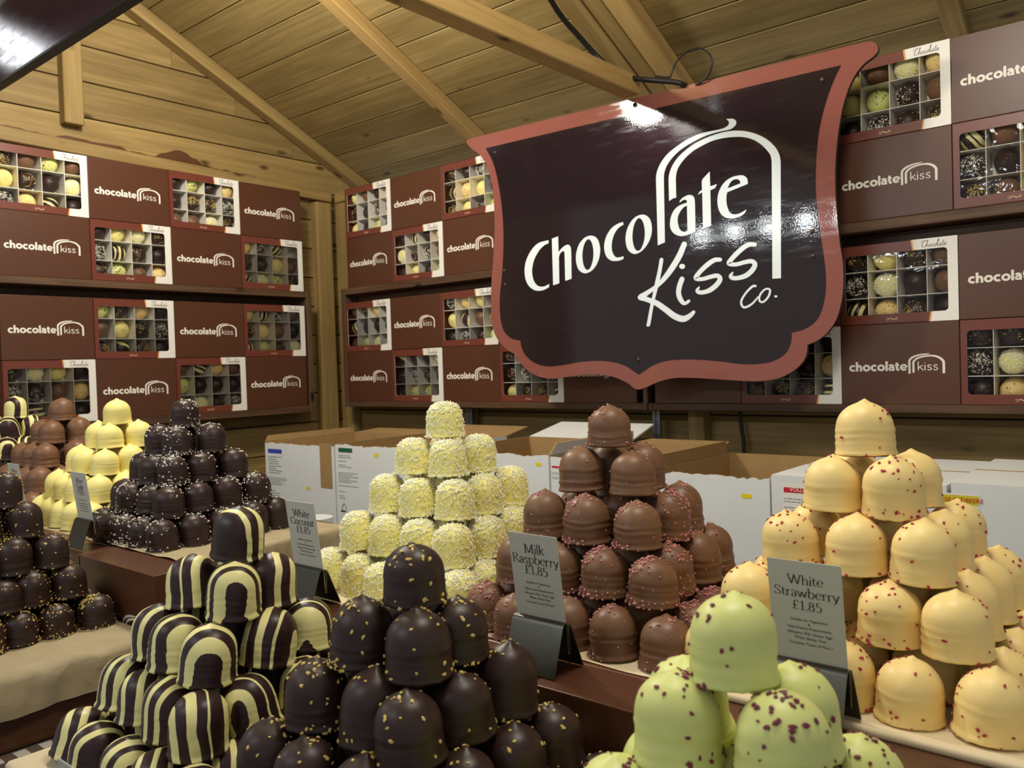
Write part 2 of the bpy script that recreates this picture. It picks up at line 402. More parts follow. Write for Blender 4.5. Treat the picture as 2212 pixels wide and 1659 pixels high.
M['coco_flake'] = flat('coconut flake', (254, 252, 232), 0.6, 0.04, 300)
M['pink_crumb'] = flat('raspberry crumb', (206, 134, 136), 0.6, 0.2, 400)
M['red_crumb'] = flat('strawberry crumb', (176, 32, 62), 0.55, 0.2, 400)
M['purple_crumb'] = flat('dark berry crumb', (120, 36, 62), 0.55, 0.2, 400)

# ------------------------------------------------------------------ boards
BN = [0]
def board(bm, o, a, c, t, la, lc, lt, mi=0, bev=0.0):
    """one board: corner o, unit axes a (along), c (across), t (thickness)"""
    g = bm.verts.layers.float_vector.get('gc') or bm.verts.layers.float_vector.new('gc')
    o = Vector(o); a = Vector(a); c = Vector(c); t = Vector(t)
    BN[0] += 1; off = (BN[0]*0.73) % 9
    vs = {}
    for i in (0, 1):
        for j in (0, 1):
            for k in (0, 1):
                v = bm.verts.new(o+a*(la*i)+c*(lc*j)+t*(lt*k)); v[g] = (la*i+off, lc*j+lt*k*0.9+off*0.31, float(BN[0])); vs[i, j, k] = v
    q = [((0,0,0),(1,0,0),(1,1,0),(0,1,0)), ((0,0,1),(0,1,1),(1,1,1),(1,0,1)), ((0,0,0),(0,0,1),(1,0,1),(1,0,0)), ((0,1,0),(1,1,0),(1,1,1),(0,1,1)), ((0,0,0),(0,1,0),(0,1,1),(0,0,1)), ((1,0,0),(1,0,1),(1,1,1),(1,1,0))]
    fs = []
    for f in q:
        fc = bm.faces.new([vs[k] for k in f]); fc.material_index = mi; fs.append(fc)
    if bev:
        bmesh.ops.recalc_face_normals(bm, faces=fs)
        bmesh.ops.bevel(bm, geom=list({e for f in fs for e in f.edges}), offset=bev, segments=1, affect='EDGES')
X1, X2, Y3, Z3 = Vector((1, 0, 0)), Vector((-1, 0, 0)), Vector((0, 1, 0)), Vector((0, 0, 1))

# ------------------------------------------------------------------ the setting
MS = -0.4742; BC = 1.9836                       # back roof slope: z = MS*y + BC
RID = 1.21; XL, XR, YB, YF = -2.90, 0.95, 2.31, 0.10
sl = Vector((0, 1, MS)).normalized(); nrm = Vector((0, -MS, 1)).normalized()
bm = bmesh.new()
y = 2.273+0.114*3
while y > RID+0.02:
    y0 = max(y-0.114, RID)
    L = (y-y0)*sqrt(1+MS*MS)
    board(bm, (XL, y0, MS*y0+BC+Z0), X1, sl, nrm, XR-XL, L-0.0045, 0.016, 0, 0.0015)
    y = y0
board(bm, (XL, RID, MS*RID+BC+Z0+0.012), X1, sl, nrm, XR-XL, 1.56, 0.006, 1)
yr = RID; zr = MS*RID+BC
sf = Vector((0, -1, MS)).normalized(); nf = Vector((0, MS, 1)).normalized()
for k in range(9):
    board(bm, (XL, yr-0.114*k, zr+MS*0.114*k+Z0), X1, sf, nf, XR-XL, 0.122, 0.016, 0, 0.0015)
struct(obj('ceiling', bm, [M['pine_ceiling'], M['black_gap']]))

def gable_top(yy): return (MS*yy+BC if yy > RID else zr+MS*(RID-yy))
bm = bmesh.new()                                # left wall, shiplap boards that run up to the gable
zb = -Z0+0.002; zt = 0.877-0.121*20
bnds = [z for z in [0.877+0.121*k for k in range(-20, 6)] if z > -1.45]
bnds = [-1.5]+bnds
g = bm.verts.layers.float_vector.new('gc')
for i in range(len(bnds)-1):
    z0, z1 = bnds[i], bnds[i+1]-0.004
    ylo, yhi = YF, YB
    YE = 2.60 if z0 > 0.70 else YB                # the gable boards run on under the eaves
    if z1 > gable_top(YE):
        yhi = min(YE, (BC-z1)/(-MS)); ylo = max(YF, RID-(yhi-RID))
    if yhi-ylo < 0.05: break
    board(bm, (XL, ylo, z0+Z0), Y3, Z3, X2, yhi-ylo, z1-z0, 0.018, 0, 0.002)
    board(bm, (XL-0.010, ylo, z0+Z0), Y3, Z3, X2, yhi-ylo, z1-z0+0.006, 0.004, 1)
    if z1 > gable_top(YE) and yhi < YE:          # the wedge between the square board end and the roof
        yh2 = min(YE, (BC-z0)/(-MS))
        for (ya, yb) in ((yhi, yh2),):
            vs = []
            for xx in (XL, XL-0.018):
                for (yy, zz) in ((ya, z0), (yb, z0), (ya, z1)):
                    v = bm.verts.new((xx, yy, zz+Z0)); v[g] = (yy+BN[0]*0.73 % 9, zz-z0, float(BN[0]-1)); vs.append(v)
            for f in ((0, 1, 2), (3, 5, 4), (0, 3, 4, 1), (1, 4, 5, 2), (0, 2, 5, 3)): bm.faces.new([vs[q] for q in f])
wl = struct(obj('wall_left', bm, [M['pine'], M['black_gap']]))
bm = bmesh.new()                                # spilt stain along the wall above the plate
r9 = random.Random(4)
def stain(y, z): return Vector((XL+0.0012, y, z+Z0))
ys = [0.9+0.02*k for k in range(62)]
top = []
for yy in ys:
    h = 0.010+0.006*r9.random()
    if 1.18 < yy < 1.4: h += 0.006
    if 1.50 < yy < 1.72: h += 0.030*exp(-((yy-1.60)/0.06)**2)+0.012*r9.random()
    if yy > 1.9: h *= 0.6
    top.append(h)
for i in range(len(ys)-1):
    zb0 = 0.754+(2.244-ys[i])*0.027+0.0; zb1 = 0.754+(2.244-ys[i+1])*0.027
    bm.faces.new([bm.verts.new(stain(*q)) for q in ((ys[i], zb0), (ys[i+1], zb1), (ys[i+1], zb1+top[i+1]), (ys[i], zb0+top[i]))])
obj('paint_smear', bm, M['paint'], wl)

bm = bmesh.new()                                # back wall
z = -1.5
while z < 0.745:
    board(bm, (XL, YB, z+Z0), X1, Z3, Y3, XR-XL, min(0.117, 0.753-z), 0.018, 0, 0.002)
    board(bm, (XL, YB+0.012, z+Z0), X1, Z3, Y3, XR-XL, min(0.122, 0.753-z), 0.004, 1)
    z += 0.121
struct(obj('wall_back', bm, [M['pine'], M['black_gap']]))
bm = bmesh.new(); add_box(bm, (XL-0.1, -2.5, -0.05), (XR+0.8, YB+0.1, 0.0)); struct(obj('floor', bm, M['concrete']))

TN = [0]
def trim(o, a, c, t, la, lc, lt, mt='pine', label=None):
    TN[0] += 1
    bm = bmesh.new(); board(bm, Vector(o)+Vector((0, 0, Z0)), a, c, t, la, lc, lt, 0, 0.003)
    return struct(obj('trim_%d' % TN[0], bm, M[mt]))
# rafters under the back slope (bottom edge 45 mm below the planks)
def rafter(x, wd, mt='pine', drop=0.048, y0=RID, y1=2.58):
    o = Vector((x, y0, MS*y0+BC))-nrm*drop
    return trim(o, sl, X1, nrm, (y1-y0)*sqrt(1+MS*MS), wd, drop-0.001, mt)
rafter(XL+0.001, 0.052)
rafter(-2.125, 0.050, 'pine_new')
rafter(-1.415, 0.068, 'pine')
rafter(-1.342, 0.050, 'pine')
rafter(-1.290, 0.066, 'pine_new')
rafter(-0.520, 0.048, 'pine')
# tie beam that runs to the sign
trim((-1.278, 0.12, 0.742), Y3, X1, Z3, 1.9285, 0.056, 0.050, 'pine_new')
# plates and posts
d = Vector((0, 1, -0.027)).normalized()
trim((XL+0.001, 0.85, 0.711+(2.244-0.85)*0.027), d, Z3, X1, 1.40, 0.043, 0.038)
trim((XL+0.04, 2.262, 0.708), X1, Z3, Y3, 3.7, 0.046, 0.046)
trim((XL+0.001, 2.165, -1.48), Z3, Y3, X1, 2.185, 0.078, 0.042)
trim((-2.858, 2.262, -1.48), Z3, X1, Y3, 2.185, 0.070, 0.046)
trim((XL+0.001, 1.178, 0.835), Z3, Y3, X1, 0.52, 0.062, 0.042)
trim((-1.218, 2.262, -1.48), Z3, X1, Y3, 1.335, 0.052, 0.046)
trim((-2.16, 2.262, -1.48), Z3, X1, Y3, 1.335, 0.052, 0.046)

# counter that carries everything
cz = -0.5190
bm = bmesh.new(); add_box(bm, (-2.86, 0.22, cz-0.03+Z0), (0.60, 1.30, cz+Z0), 0, 0.003)
ct = tag(empty('counter', (0, 0.8, 0)), 'long grey counter under the trays and risers of marshmallow domes', 'counter')
def kid(o, root):
    o.parent = root; o.matrix_parent_inverse = Matrix.Translation(root.location).inverted(); return o
kid(obj('counter_top', bm, M['counter']), ct)
bm = bmesh.new(); add_box(bm, (-2.84, 0.26, 0.0), (0.58, 0.29, cz-0.031+Z0)); kid(obj('front_panel', bm, M['crate_wood']), ct)
bm = bmesh.new(); add_box(bm, (-2.84, 1.23, 0.0), (0.58, 1.26, cz-0.031+Z0)); kid(obj('back_panel', bm, M['crate_wood']), ct)

# ------------------------------------------------------------------ shelves
BW, BH, BD = 0.2746, 0.200, 0.074
YFB, XFB = 2.185, -2.786                        # box fronts on the back and left walls
def shelf_unit(label, boards, parent_loc):
    root = tag(empty('wall_shelf', parent_loc), label, 'shelf')
    for nm, (lo, hi), ax in boards:
        bm = bmesh.new()
        lo = Vector(lo)+Vector((0, 0, Z0)); hi = Vector(hi)+Vector((0, 0, Z0)); s = hi-lo
        if ax == 'X': board(bm, lo, X1, Y3, Z3, s.x, s.y, s.z, 0, 0.002)
        elif ax == 'Y': board(bm, lo, Y3, X1, Z3, s.y, s.x, s.z, 0, 0.002)
        elif ax == 'Z': board(bm, lo, Z3, X1, Y3, s.z, s.x, s.y, 0, 0.002)
        kid(obj(nm, bm, M['stained']), root)
    return root
LT, LB, RT, RB = 0.3175, -0.1395, 0.3300, -0.1290    # shelf tops under the boxes
YS0, YS1, XS0, XS1 = YFB-0.001, 2.262, XFB+0.001, XL+0.001
shelf_unit('dark stained shelf with side panel carrying boxes on left wall', [
    ('shelf_board', ((XS1, 0.80, LT-0.024), (XS0, 2.046, LT)), 'Y'),
    ('shelf_board', ((XS1, 0.80, LB-0.026), (XS0, 2.046, LB)), 'Y'),
    ('side_panel', ((XS1, 2.047, LB-0.026), (XS0, 2.068, LT)), 'Z'),
    ('back_panel', ((XS1+0.001, 0.82, LB+0.001), (XS1+0.006, 2.045, LT-0.025)), 'Y')], (XL, 1.5, Z0))
UA0, UA1 = -2.7195, -1.3235
shelf_unit('dark stained shelf left of the central upright on back wall', [
    ('shelf_board', ((UA0, YS0, RT-0.026), (UA1, YS1, RT)), 'X'),
    ('shelf_board', ((UA0, YS0, RB-0.022), (UA1, YS1, RB)), 'X'),
    ('side_panel', ((UA0-0.022, YS0, RB-0.022), (UA0-0.001, YS1, RT)), 'Z'),
    ('upright', ((UA1+0.001, YS0-0.004, RB-0.022), (UA1+0.018, YS1, RT)), 'Z'),
    ('back_panel', ((UA0, YS1-0.006, RB+0.001), (UA1, YS1-0.001, RT-0.027)), 'X')], (-2.0, YB, Z0))
UB0, UB1 = -1.304, 0.10
shelf_unit('dark stained shelf right of the central upright on back wall', [
    ('shelf_board', ((UB0, YS0, RT-0.026), (UB1, YS1, RT)), 'X'),
    ('shelf_board', ((UB0, YS0, RB-0.022), (UB1, YS1, RB)), 'X'),
    ('upright', ((UB0-0.0008, YS0-0.004, RB-0.022), (UB0+0.012, YS1, RB+0.0)), 'Z'),
    ('back_panel', ((UB0+0.02, YS1-0.006, RB+0.001), (UB1, YS1-0.001, RT-0.027)), 'X')], (-0.6, YB, Z0))
# steel struts below the shelves
for i, px in enumerate((1421, 1018)):
    c = on_y(px, 940, 2.255)
    bm = bmesh.new(); add_box(bm, (-0.013, -0.004, 0), (-0.004, 0.004, 1.34)); add_box(bm, (0.004, -0.004, 0), (0.013, 0.004, 1.34)); add_box(bm, (-0.013, 0.001, 0), (0.013, 0.004, 1.34))
    o = obj('steel_strut', bm, M['zinc'], None, (c.x, 2.252, 0.003))
    tag(o, ['galvanised steel strut below the shelf right of raspberry pile', 'galvanised steel strut below the shelf behind the coconut pile'][i], 'strut')
bm = bmesh.new(); c0 = on_y(1597, 885, 2.285); c1 = on_y(1608, 975, 2.285)
add_tube(bm, catmull([c0+Z0*Z3+Vector((0, 0, .01)), (c0+c1)/2+Z0*Z3, c1+Z0*Z3, c1+Vector((0.01, 0, -0.3))+Z0*Z3], 5), 0.006)
tag(obj('power_cable', bm, M['black_rubber']), 'black cable hanging down the wall below the shelf', 'cable')

# ------------------------------------------------------------------ printed lettering
def glyph_bold(ch):
    s = 0.155
    if ch == 'c': return [(arc(.25, .25, .175, .185, 48, 312, 18), s)], .43
    if ch == 'h': return [([(.09, 0), (.09, .74)], s), ([(.10, .24), (.15, .38), (.25, .43), (.34, .37), (.36, .24), (.36, 0)], s)], .47
    if ch == 'o': return [(arc(.26, .25, .180, .185, 0, 360, 22)[:-1], s, True)], .53
    if ch == 'l': return [([(.09, 0), (.09, .74)], s)], .19
    if ch == 'a': return [([(.07, .37), (.15, .435), (.26, .42), (.32, .32), (.325, .16), (.33, 0)], s*.95), ([(.31, .28), (.18, .275), (.09, .21), (.08, .13), (.14, .065), (.24, .08), (.32, .17)], s*.8)], .43
    if ch == 't': return [([(.13, .62), (.13, .19), (.17, .085), (.27, .07)], s), ([(.01, .43), (.27, .43)], s*.85)], .30
    if ch == 'e': return [(arc(.26, .25, .180, .185, 5, 318, 20), s*.9), ([(.10, .235), (.43, .235)], s*.62)], .51
def glyph_thin(ch):
    s = .062
    if ch == 'k': return [([(.06, 0), (.06, .74)], s), ([(.32, .45), (.08, .20)], s), ([(.15, .27), (.36, 0)], s)], .40
    if ch == 'i': return [([(.06, 0), (.06, .46)], s), ([(.06, .60), (.06, .64)], s*1.3)], .16
    if ch == 's': return [([(.28, .38), (.22, .44), (.13, .44), (.07, .36), (.11, .27), (.22, .21), (.28, .12), (.22, .02), (.12, .01), (.04, .08)], s)], .36
def draw_word(bm, word, glyphs, x, y, sx, sy, fn, gap=0.0):
    for ch in word:
        st, adv = glyphs(ch)
        for q in st:
            pts = [(p[0], p[1]) for p in q[0]]
            f2 = lambda a, b, x=x: fn(x+a*sx, y+b*sy)
            draw_stroke(bm, pts, q[1], f2, closed=len(q) > 2, roundcap=False, n=3 if len(pts) < 12 else 1)
        x += (adv+gap)*sx
    return x
def logo_mesh():                                # on the closed box: chocolate || kiss under an arch
    bm = bmesh.new(); fn = lambda x, y: Vector((x-BW/2, -0.0006, y))
    draw_word(bm, 'chocolate', glyph_bold, 0.020, 0.083, 0.0365, 0.0325, fn, 0.0)
    x0 = 0.1605; b = 0.083
    L = [(x0+.0028, b-.0075, .0052), (x0+.0028, b+.0215, .0052), (x0+.0048, b+.0272, .0052), (x0+.011, b+.0325, .005), (x0+.020, b+.0362, .0042), (x0+.032, b+.0385, .0034), (x0+.042, b+.0392, .0024), (x0+.049, b+.0408, .0008)]
    draw_stroke(bm, L, 0, fn, roundcap=False)
    A = [(x0+.0118, b-.0052, .0052), (x0+.0118, b+.018, .0052), (x0+.0138, b+.0235, .0050), (x0+.0205, b+.0292, .0046), (x0+.032, b+.0330, .0040), (x0+.047, b+.0350, .0036), (x0+.060, b+.0338, .0042), (x0+.071, b+.0290, .0050), (x0+.0780, b+.0215, .0055), (x0+.0790, b+.015, .0056), (x0+.0790, b-.0075, .0056)]
    draw_stroke(bm, A, 0, fn, roundcap=False)
    draw_word(bm, 'kiss', glyph_thin, x0+.0205, b+.0002, 0.0375, 0.0285, fn)
    return bm
def script_word(bm, fn, x, y, w):
    """the word Chocolate in thin copperplate script"""
    W = w/5.6
    k = lambda pts: [(x+p[0]*W, y+p[1]*W) for p in pts]
    st = [[(1.0, 1.35), (.85, 1.5), (.55, 1.3), (.25, .75), (.2, .2), (.5, 0), (.9, .25)], [(1.05, 1.5), (.7, 1.62), (.2, 1.45), (-.1, 1.2)],
          [(.9, .25), (1.25, .9), (1.5, 1.5), (1.4, 1.6), (1.25, 1.1), (1.05, 0)], [(1.1, .3), (1.35, .6), (1.5, .5), (1.42, .1), (1.6, .05), (1.8, .3)],
          [(2.0, .6), (1.82, .5), (1.75, .15), (1.95, 0), (2.15, .25), (2.1, .55), (2.0, .6), (2.25, .5)], [(2.7, .5), (2.5, .6), (2.3, .3), (2.4, .02), (2.65, .1), (2.85, .4)],
          [(3.05, .6), (2.87, .5), (2.8, .15), (3.0, 0), (3.2, .25), (3.15, .55), (3.05, .6), (3.3, .5)], [(3.3, .4), (3.65, 1.1), (3.8, 1.55), (3.7, 1.6), (3.5, .9), (3.45, .2), (3.6, 0), (3.8, .25)],
          [(4.2, .55), (4.0, .6), (3.8, .3), (3.9, 0), (4.1, .15), (4.25, .55), (4.2, .1), (4.4, .1)], [(4.85, 1.3), (4.6, .6), (4.5, .15), (4.65, 0), (4.85, .2)], [(4.45, .75), (4.9, .85)],
          [(4.95, .3), (5.25, .45), (5.2, .62), (5.02, .5), (4.95, .15), (5.1, 0), (5.4, .25)]]
    for s in st: draw_stroke(bm, k(s), lambda t: W*(0.055+0.085*abs(t.y)), fn, roundcap=False, n=4)

# ------------------------------------------------------------------ marshmallow domes
DH = 0.0585; DR = 0.0286
def profile(t, v):
    """radius and height of the coating at t in 0..1 (foot to tip)"""
    if t < 0.5:
        z = 0.0012+0.0273*(t/0.5)
        r = 0.0279+0.0016*exp(-((z-0.0022)/0.0024)**2)+0.0006*exp(-(z/0.010)**2)-0.0003*(z/0.0285)+v['belly']*sin(pi*z/0.0285)
    else:
        u = (t-0.5)/0.5
        a = u*pi/2
        r = 0.0276*max(0.0, cos(a))**v['pw']; z = 0.0285+0.0265*sin(a)
        z += 0.0036*exp(-(r/0.0046)**1.6)*v['tip']
    return r, z
def dome_mesh(name, m, v, seed, nseg=36, nr=30):
    bm = bmesh.new(); rings = []
    off = Vector((seed*3.17, seed*1.3, seed*0.7))
    rf = random.Random(seed); folds = [(0.0075+0.0062*q+rf.uniform(-.002, .002), rf.choice((1.3, -1.2, 0.7, -0.6, 1.6)), rf.uniform(.0014, .0026)) for q in range(4)]
    for i in range(nr):
        t = i/nr; r, z = profile(t, v); ring = []
        for k in range(nseg):
            a = 2*pi*k/nseg
            rr = r
            if t < 0.55:
                zz_ = z+0.0022*noise.noise(Vector((cos(a)*1.1, sin(a)*1.1, seed)))
                for q, (h0, amp, wd) in enumerate(folds):
                    rr += v['ridge']*amp*exp(-((zz_-h0)/wd)**2)*(0.7+0.9*noise.noise(Vector((cos(a)*0.9, sin(a)*0.9, seed+q*3.3))))
            if t < 0.06: rr += 0.0012*noise.noise(Vector((cos(a)*4.5, sin(a)*4.5, seed*2.0)))
            rr += 0.0009*noise.noise(Vector((cos(a)*1.1, sin(a)*1.1, z*30))+off)
            zz = z
            if t < 0.04: zz += 0.0011*noise.noise(Vector((cos(a)*5, sin(a)*5, seed*5.0)))
            sx = v['lean']*(z/DH)**2
            ring.append(bm.verts.new((rr*cos(a)+sx+0.0012*exp(-(r/0.006)**2)*v['tip'], rr*sin(a), zz)))
        rings.append(ring)
    top = bm.verts.new((v['lean']+0.0012*v['tip'], 0, 0.0550+0.0036*v['tip']))
    for i in range(nr-1):
        for k in range(nseg): bm.faces.new((rings[i][k], rings[i][(k+1) % nseg], rings[i+1][(k+1) % nseg], rings[i+1][k]))
    for k in range(nseg): bm.faces.new((rings[-1][k], rings[-1][(k+1) % nseg], top))
    bot = bm.verts.new((0, 0, 0.0022))
    for k in range(nseg): bm.faces.new((rings[0][(k+1) % nseg], rings[0][k], bot))
    for f in bm.faces: f.smooth = True
    me = bpy.data.meshes.new(name); bmesh.ops.recalc_face_normals(bm, faces=bm.faces[:]); bm.to_mesh(me); bm.free(); me.materials.append(m)
    return me
def crumb_mesh(name, m, v, seed, count, size, kind, cluster=0.5, foot=0.3):
    """crumbs stuck to the coating; a cluster side and a band at the foot"""
    bm = bmesh.new(); r = random.Random(seed*31+5)
    ca = r.random()*2*pi
    for q in range(count):
        x = r.random()
        if x < foot: t = r.random()**2*0.16
        elif x < foot+0.35: t = 0.62+0.36*r.random()
        else: t = r.random()*0.9
        a = ca+r.gauss(0, 0.75) if r.random() < cluster else r.random()*2*pi
        rad, z = profile(t, v); r2, z2 = profile(min(t+0.01, 0.999), v)
        tang = Vector((r2-rad, 0, z2-z)); tang = tang.normalized() if tang.length > 1e-8 else Vector((-1, 0, 0))
        n2 = Vector((tang.z, 0, -tang.x))
        Ra = Matrix.Rotation(a, 3, 'Z')
        n = Ra @ n2; p = Ra @ Vector((rad, 0, z))+Vector((v['lean']*(z/DH)**2, 0, 0))+n*0.0002
        t1 = (Ra @ tang); t2 = n.cross(t1)
        an = r.random()*pi
        e1 = t1*cos(an)+t2*sin(an); e2 = n.cross(e1)
        s = size*(0.6+0.8*r.random())
        if kind == 'flake':
            tilt = r.gauss(0, 0.6); e1 = (e1*cos(tilt)+n*abs(sin(tilt))).normalized(); e3 = e1.cross(e2).normalized()
            hs = (e1*s*1.5, e2*s*0.36, e3*s*0.30)
            vs = [bm.verts.new(p+n*0.0004+hs[0]*i+hs[1]*j+hs[2]*k) for i in (-.5, .5) for j in (-.5, .5) for k in (-.5, .5)]
            for f in ((0, 1, 3, 2), (4, 6, 7, 5), (0, 4, 5, 1), (2, 3, 7, 6), (0, 2, 6, 4), (1, 5, 7, 3)): bm.faces.new([vs[i] for i in f])
        else:
            el = 0.8+0.7*r.random() if kind == 'chip' else 0.85+0.3*r.random()
            fl = 0.55 if kind == 'chip' else 0.8
            dirs = [e1*el, e2*0.8, -e1*el, -e2*0.8]
            mid = [bm.verts.new(p+d*s*0.5*(0.8+0.4*r.random())) for d in dirs]
            up = [bm.verts.new(p+n*s*fl*0.5+(dirs[i]+dirs[(i+1) % 4])*s*0.26*(0.8+0.4*r.random())) for i in range(4)]
            for i in range(4):
                bm.faces.new((mid[i], mid[(i+1) % 4], up[i])); bm.faces.new((mid[(i+1) % 4], up[(i+1) % 4], up[i]))
            bm.faces.new(up)
    me = bpy.data.meshes.new(name); bmesh.ops.recalc_face_normals(bm, faces=bm.faces[:])
    for f in bm.faces: f.smooth = kind == 'dot'
    bm.to_mesh(me); bm.free(); me.materials.append(m)
    return me
V0 = dict(pw=0.92, belly=0.0003, tip=1.0, ridge=0.0006, lean=0.0)
# flavour: coating material, shape tweaks, crumbs (material, counts per variant, size, kind, cluster, foot), crumb part name
FL = {
 'coconut': ('c_coco', dict(pw=0.72, ridge=0.0003, tip=0.2), ('coco_flake', (760, 820, 700, 780), 0.0027, 'flake', 0.12, 0.10), 'coconut_flakes'),
 'raspberry': ('c_milk', dict(pw=0.92, ridge=0.0009, tip=1.1), ('pink_crumb', (30, 110, 56, 40, 150, 74), 0.0029, 'dot', 0.75, 0.4), 'raspberry_crumbs'),
 'strawberry': ('c_straw', dict(pw=0.95, ridge=0.0006, tip=1.1, belly=0.0006), ('red_crumb', (14, 40, 24, 50), 0.0031, 'chip', 0.7, 0.35), 'strawberry_crumbs'),
 'green': ('c_green', dict(pw=0.86, ridge=0.0006, tip=1.0), ('purple_crumb', (18, 44, 80, 30), 0.0034, 'chip', 0.7, 0.3), 'berry_crumbs'),
 'darknut': ('c_dark', dict(pw=0.94, ridge=0.0004, tip=1.2, belly=0.0006), ('nut', (36, 56, 84, 46), 0.0034, 'chip', 0.5, 0.45), 'nut_crumbs'),
 'leftnut': ('c_dark', dict(pw=0.8, ridge=0.0006, tip=0.4), ('nut', (70, 170, 100, 230), 0.0029, 'chip', 0.55, 0.25), 'nut_crumbs'),
 'dotted': ('c_dark', dict(pw=0.8, ridge=0.0006, tip=0.7), ('white_dot', (46, 120, 70, 95), 0.0032, 'dot', 0.75, 0.4), 'sugar_crumbs'),
 'yellow': ('c_yellow', dict(pw=1.02, ridge=0.0005, tip=1.3, belly=0.0004), None, None),
 'milk': ('c_milk', dict(pw=0.92, ridge=0.0006, tip=0.8), None, None),
 'dark': ('c_dark', dict(pw=0.85, ridge=0.0005, tip=0.9), None, None),
 'zebra': ('c_zebra', dict(pw=0.8, ridge=0.0004, tip=0.7), None, None),
 'darkcoco': ('c_dark', dict(pw=0.8, ridge=0.0004, tip=0.6), ('coco_flake', (210, 240), 0.0030, 'flake', 0.1, 0.1), 'coconut_flakes'),
}
NM = {'coconut': 'coconut-flaked white', 'raspberry': 'raspberry-crumbed milk', 'strawberry': 'peach-coloured red-specked', 'green': 'pale green red-specked', 'darknut': 'dark nut-specked',
      'leftnut': 'dark nut-crumbed', 'dotted': 'dark white-dotted', 'yellow': 'plain lemon yellow', 'milk': 'plain milk', 'dark': 'plain dark', 'zebra': 'dark-and-cream striped', 'darkcoco': 'dark coconut-flaked'}
LIB = {}
def lib(fl):
    if fl in LIB: return LIB[fl]
    cm, tw, cr, cn = FL[fl]; out = []
    n = len(cr[1]) if cr else 4
    for i in range(n):
        v = dict(V0); v.update(tw); v['lean'] = (0, 0.0015, -0.001, 0.002, -0.0015, 0.001)[i % 6]
        sd = sum(map(ord, fl)) % 50+i
        me = dome_mesh('dome_'+fl, M[cm], v, sd)
        ce = crumb_mesh('crumbs_'+fl, M[cr[0]], v, sd, cr[1][i], cr[2], cr[3], cr[4], cr[5]) if cr else None
        out.append((me, ce, cn))
    LIB[fl] = out
    return out
bm = bmesh.new()
lo_ = [bm.verts.new((0.0262*cos(2*pi*k/28), 0.0262*sin(2*pi*k/28), 0.0)) for k in range(28)]
hi_ = [bm.verts.new((0.0266*cos(2*pi*k/28), 0.0266*sin(2*pi*k/28), 0.0030)) for k in range(28)]
bm.faces.new(lo_[::-1]); bm.faces.new(hi_)
for k in range(28): bm.faces.new((lo_[k], lo_[(k+1) % 28], hi_[(k+1) % 28], hi_[k]))
WAFER = bpy.data.meshes.new('wafer_base'); bm.to_mesh(WAFER); bm.free(); WAFER.materials.append(M['wafer'])
KIND = {'coconut': 'coconut_marshmallow', 'raspberry': 'raspberry_marshmallow', 'strawberry': 'peach_marshmallow', 'green': 'green_marshmallow', 'darknut': 'nut_marshmallow', 'leftnut': 'nut_marshmallow', 'dotted': 'sugared_marshmallow',
        'yellow': 'yellow_marshmallow', 'milk': 'milk_marshmallow', 'dark': 'dark_marshmallow', 'zebra': 'striped_marshmallow', 'darkcoco': 'dark_coconut_marshmallow'}
def dome(fl, var, mw, label, group, wafer=True):
    me, ce, cn = lib(fl)[var % len(lib(fl))]
    o = bpy.data.objects.new(KIND[fl], me); S.collection.objects.link(o); o.matrix_world = mw
    tag(o, label, 'chocolate', group)
    if ce is not None:
        c = bpy.data.objects.new(cn, ce); S.collection.objects.link(c); c.parent = o; c['kind'] = 'stuff'
    if wafer:
        c = bpy.data.objects.new('wafer_base', WAFER); S.collection.objects.link(c); c.parent = o
    return o
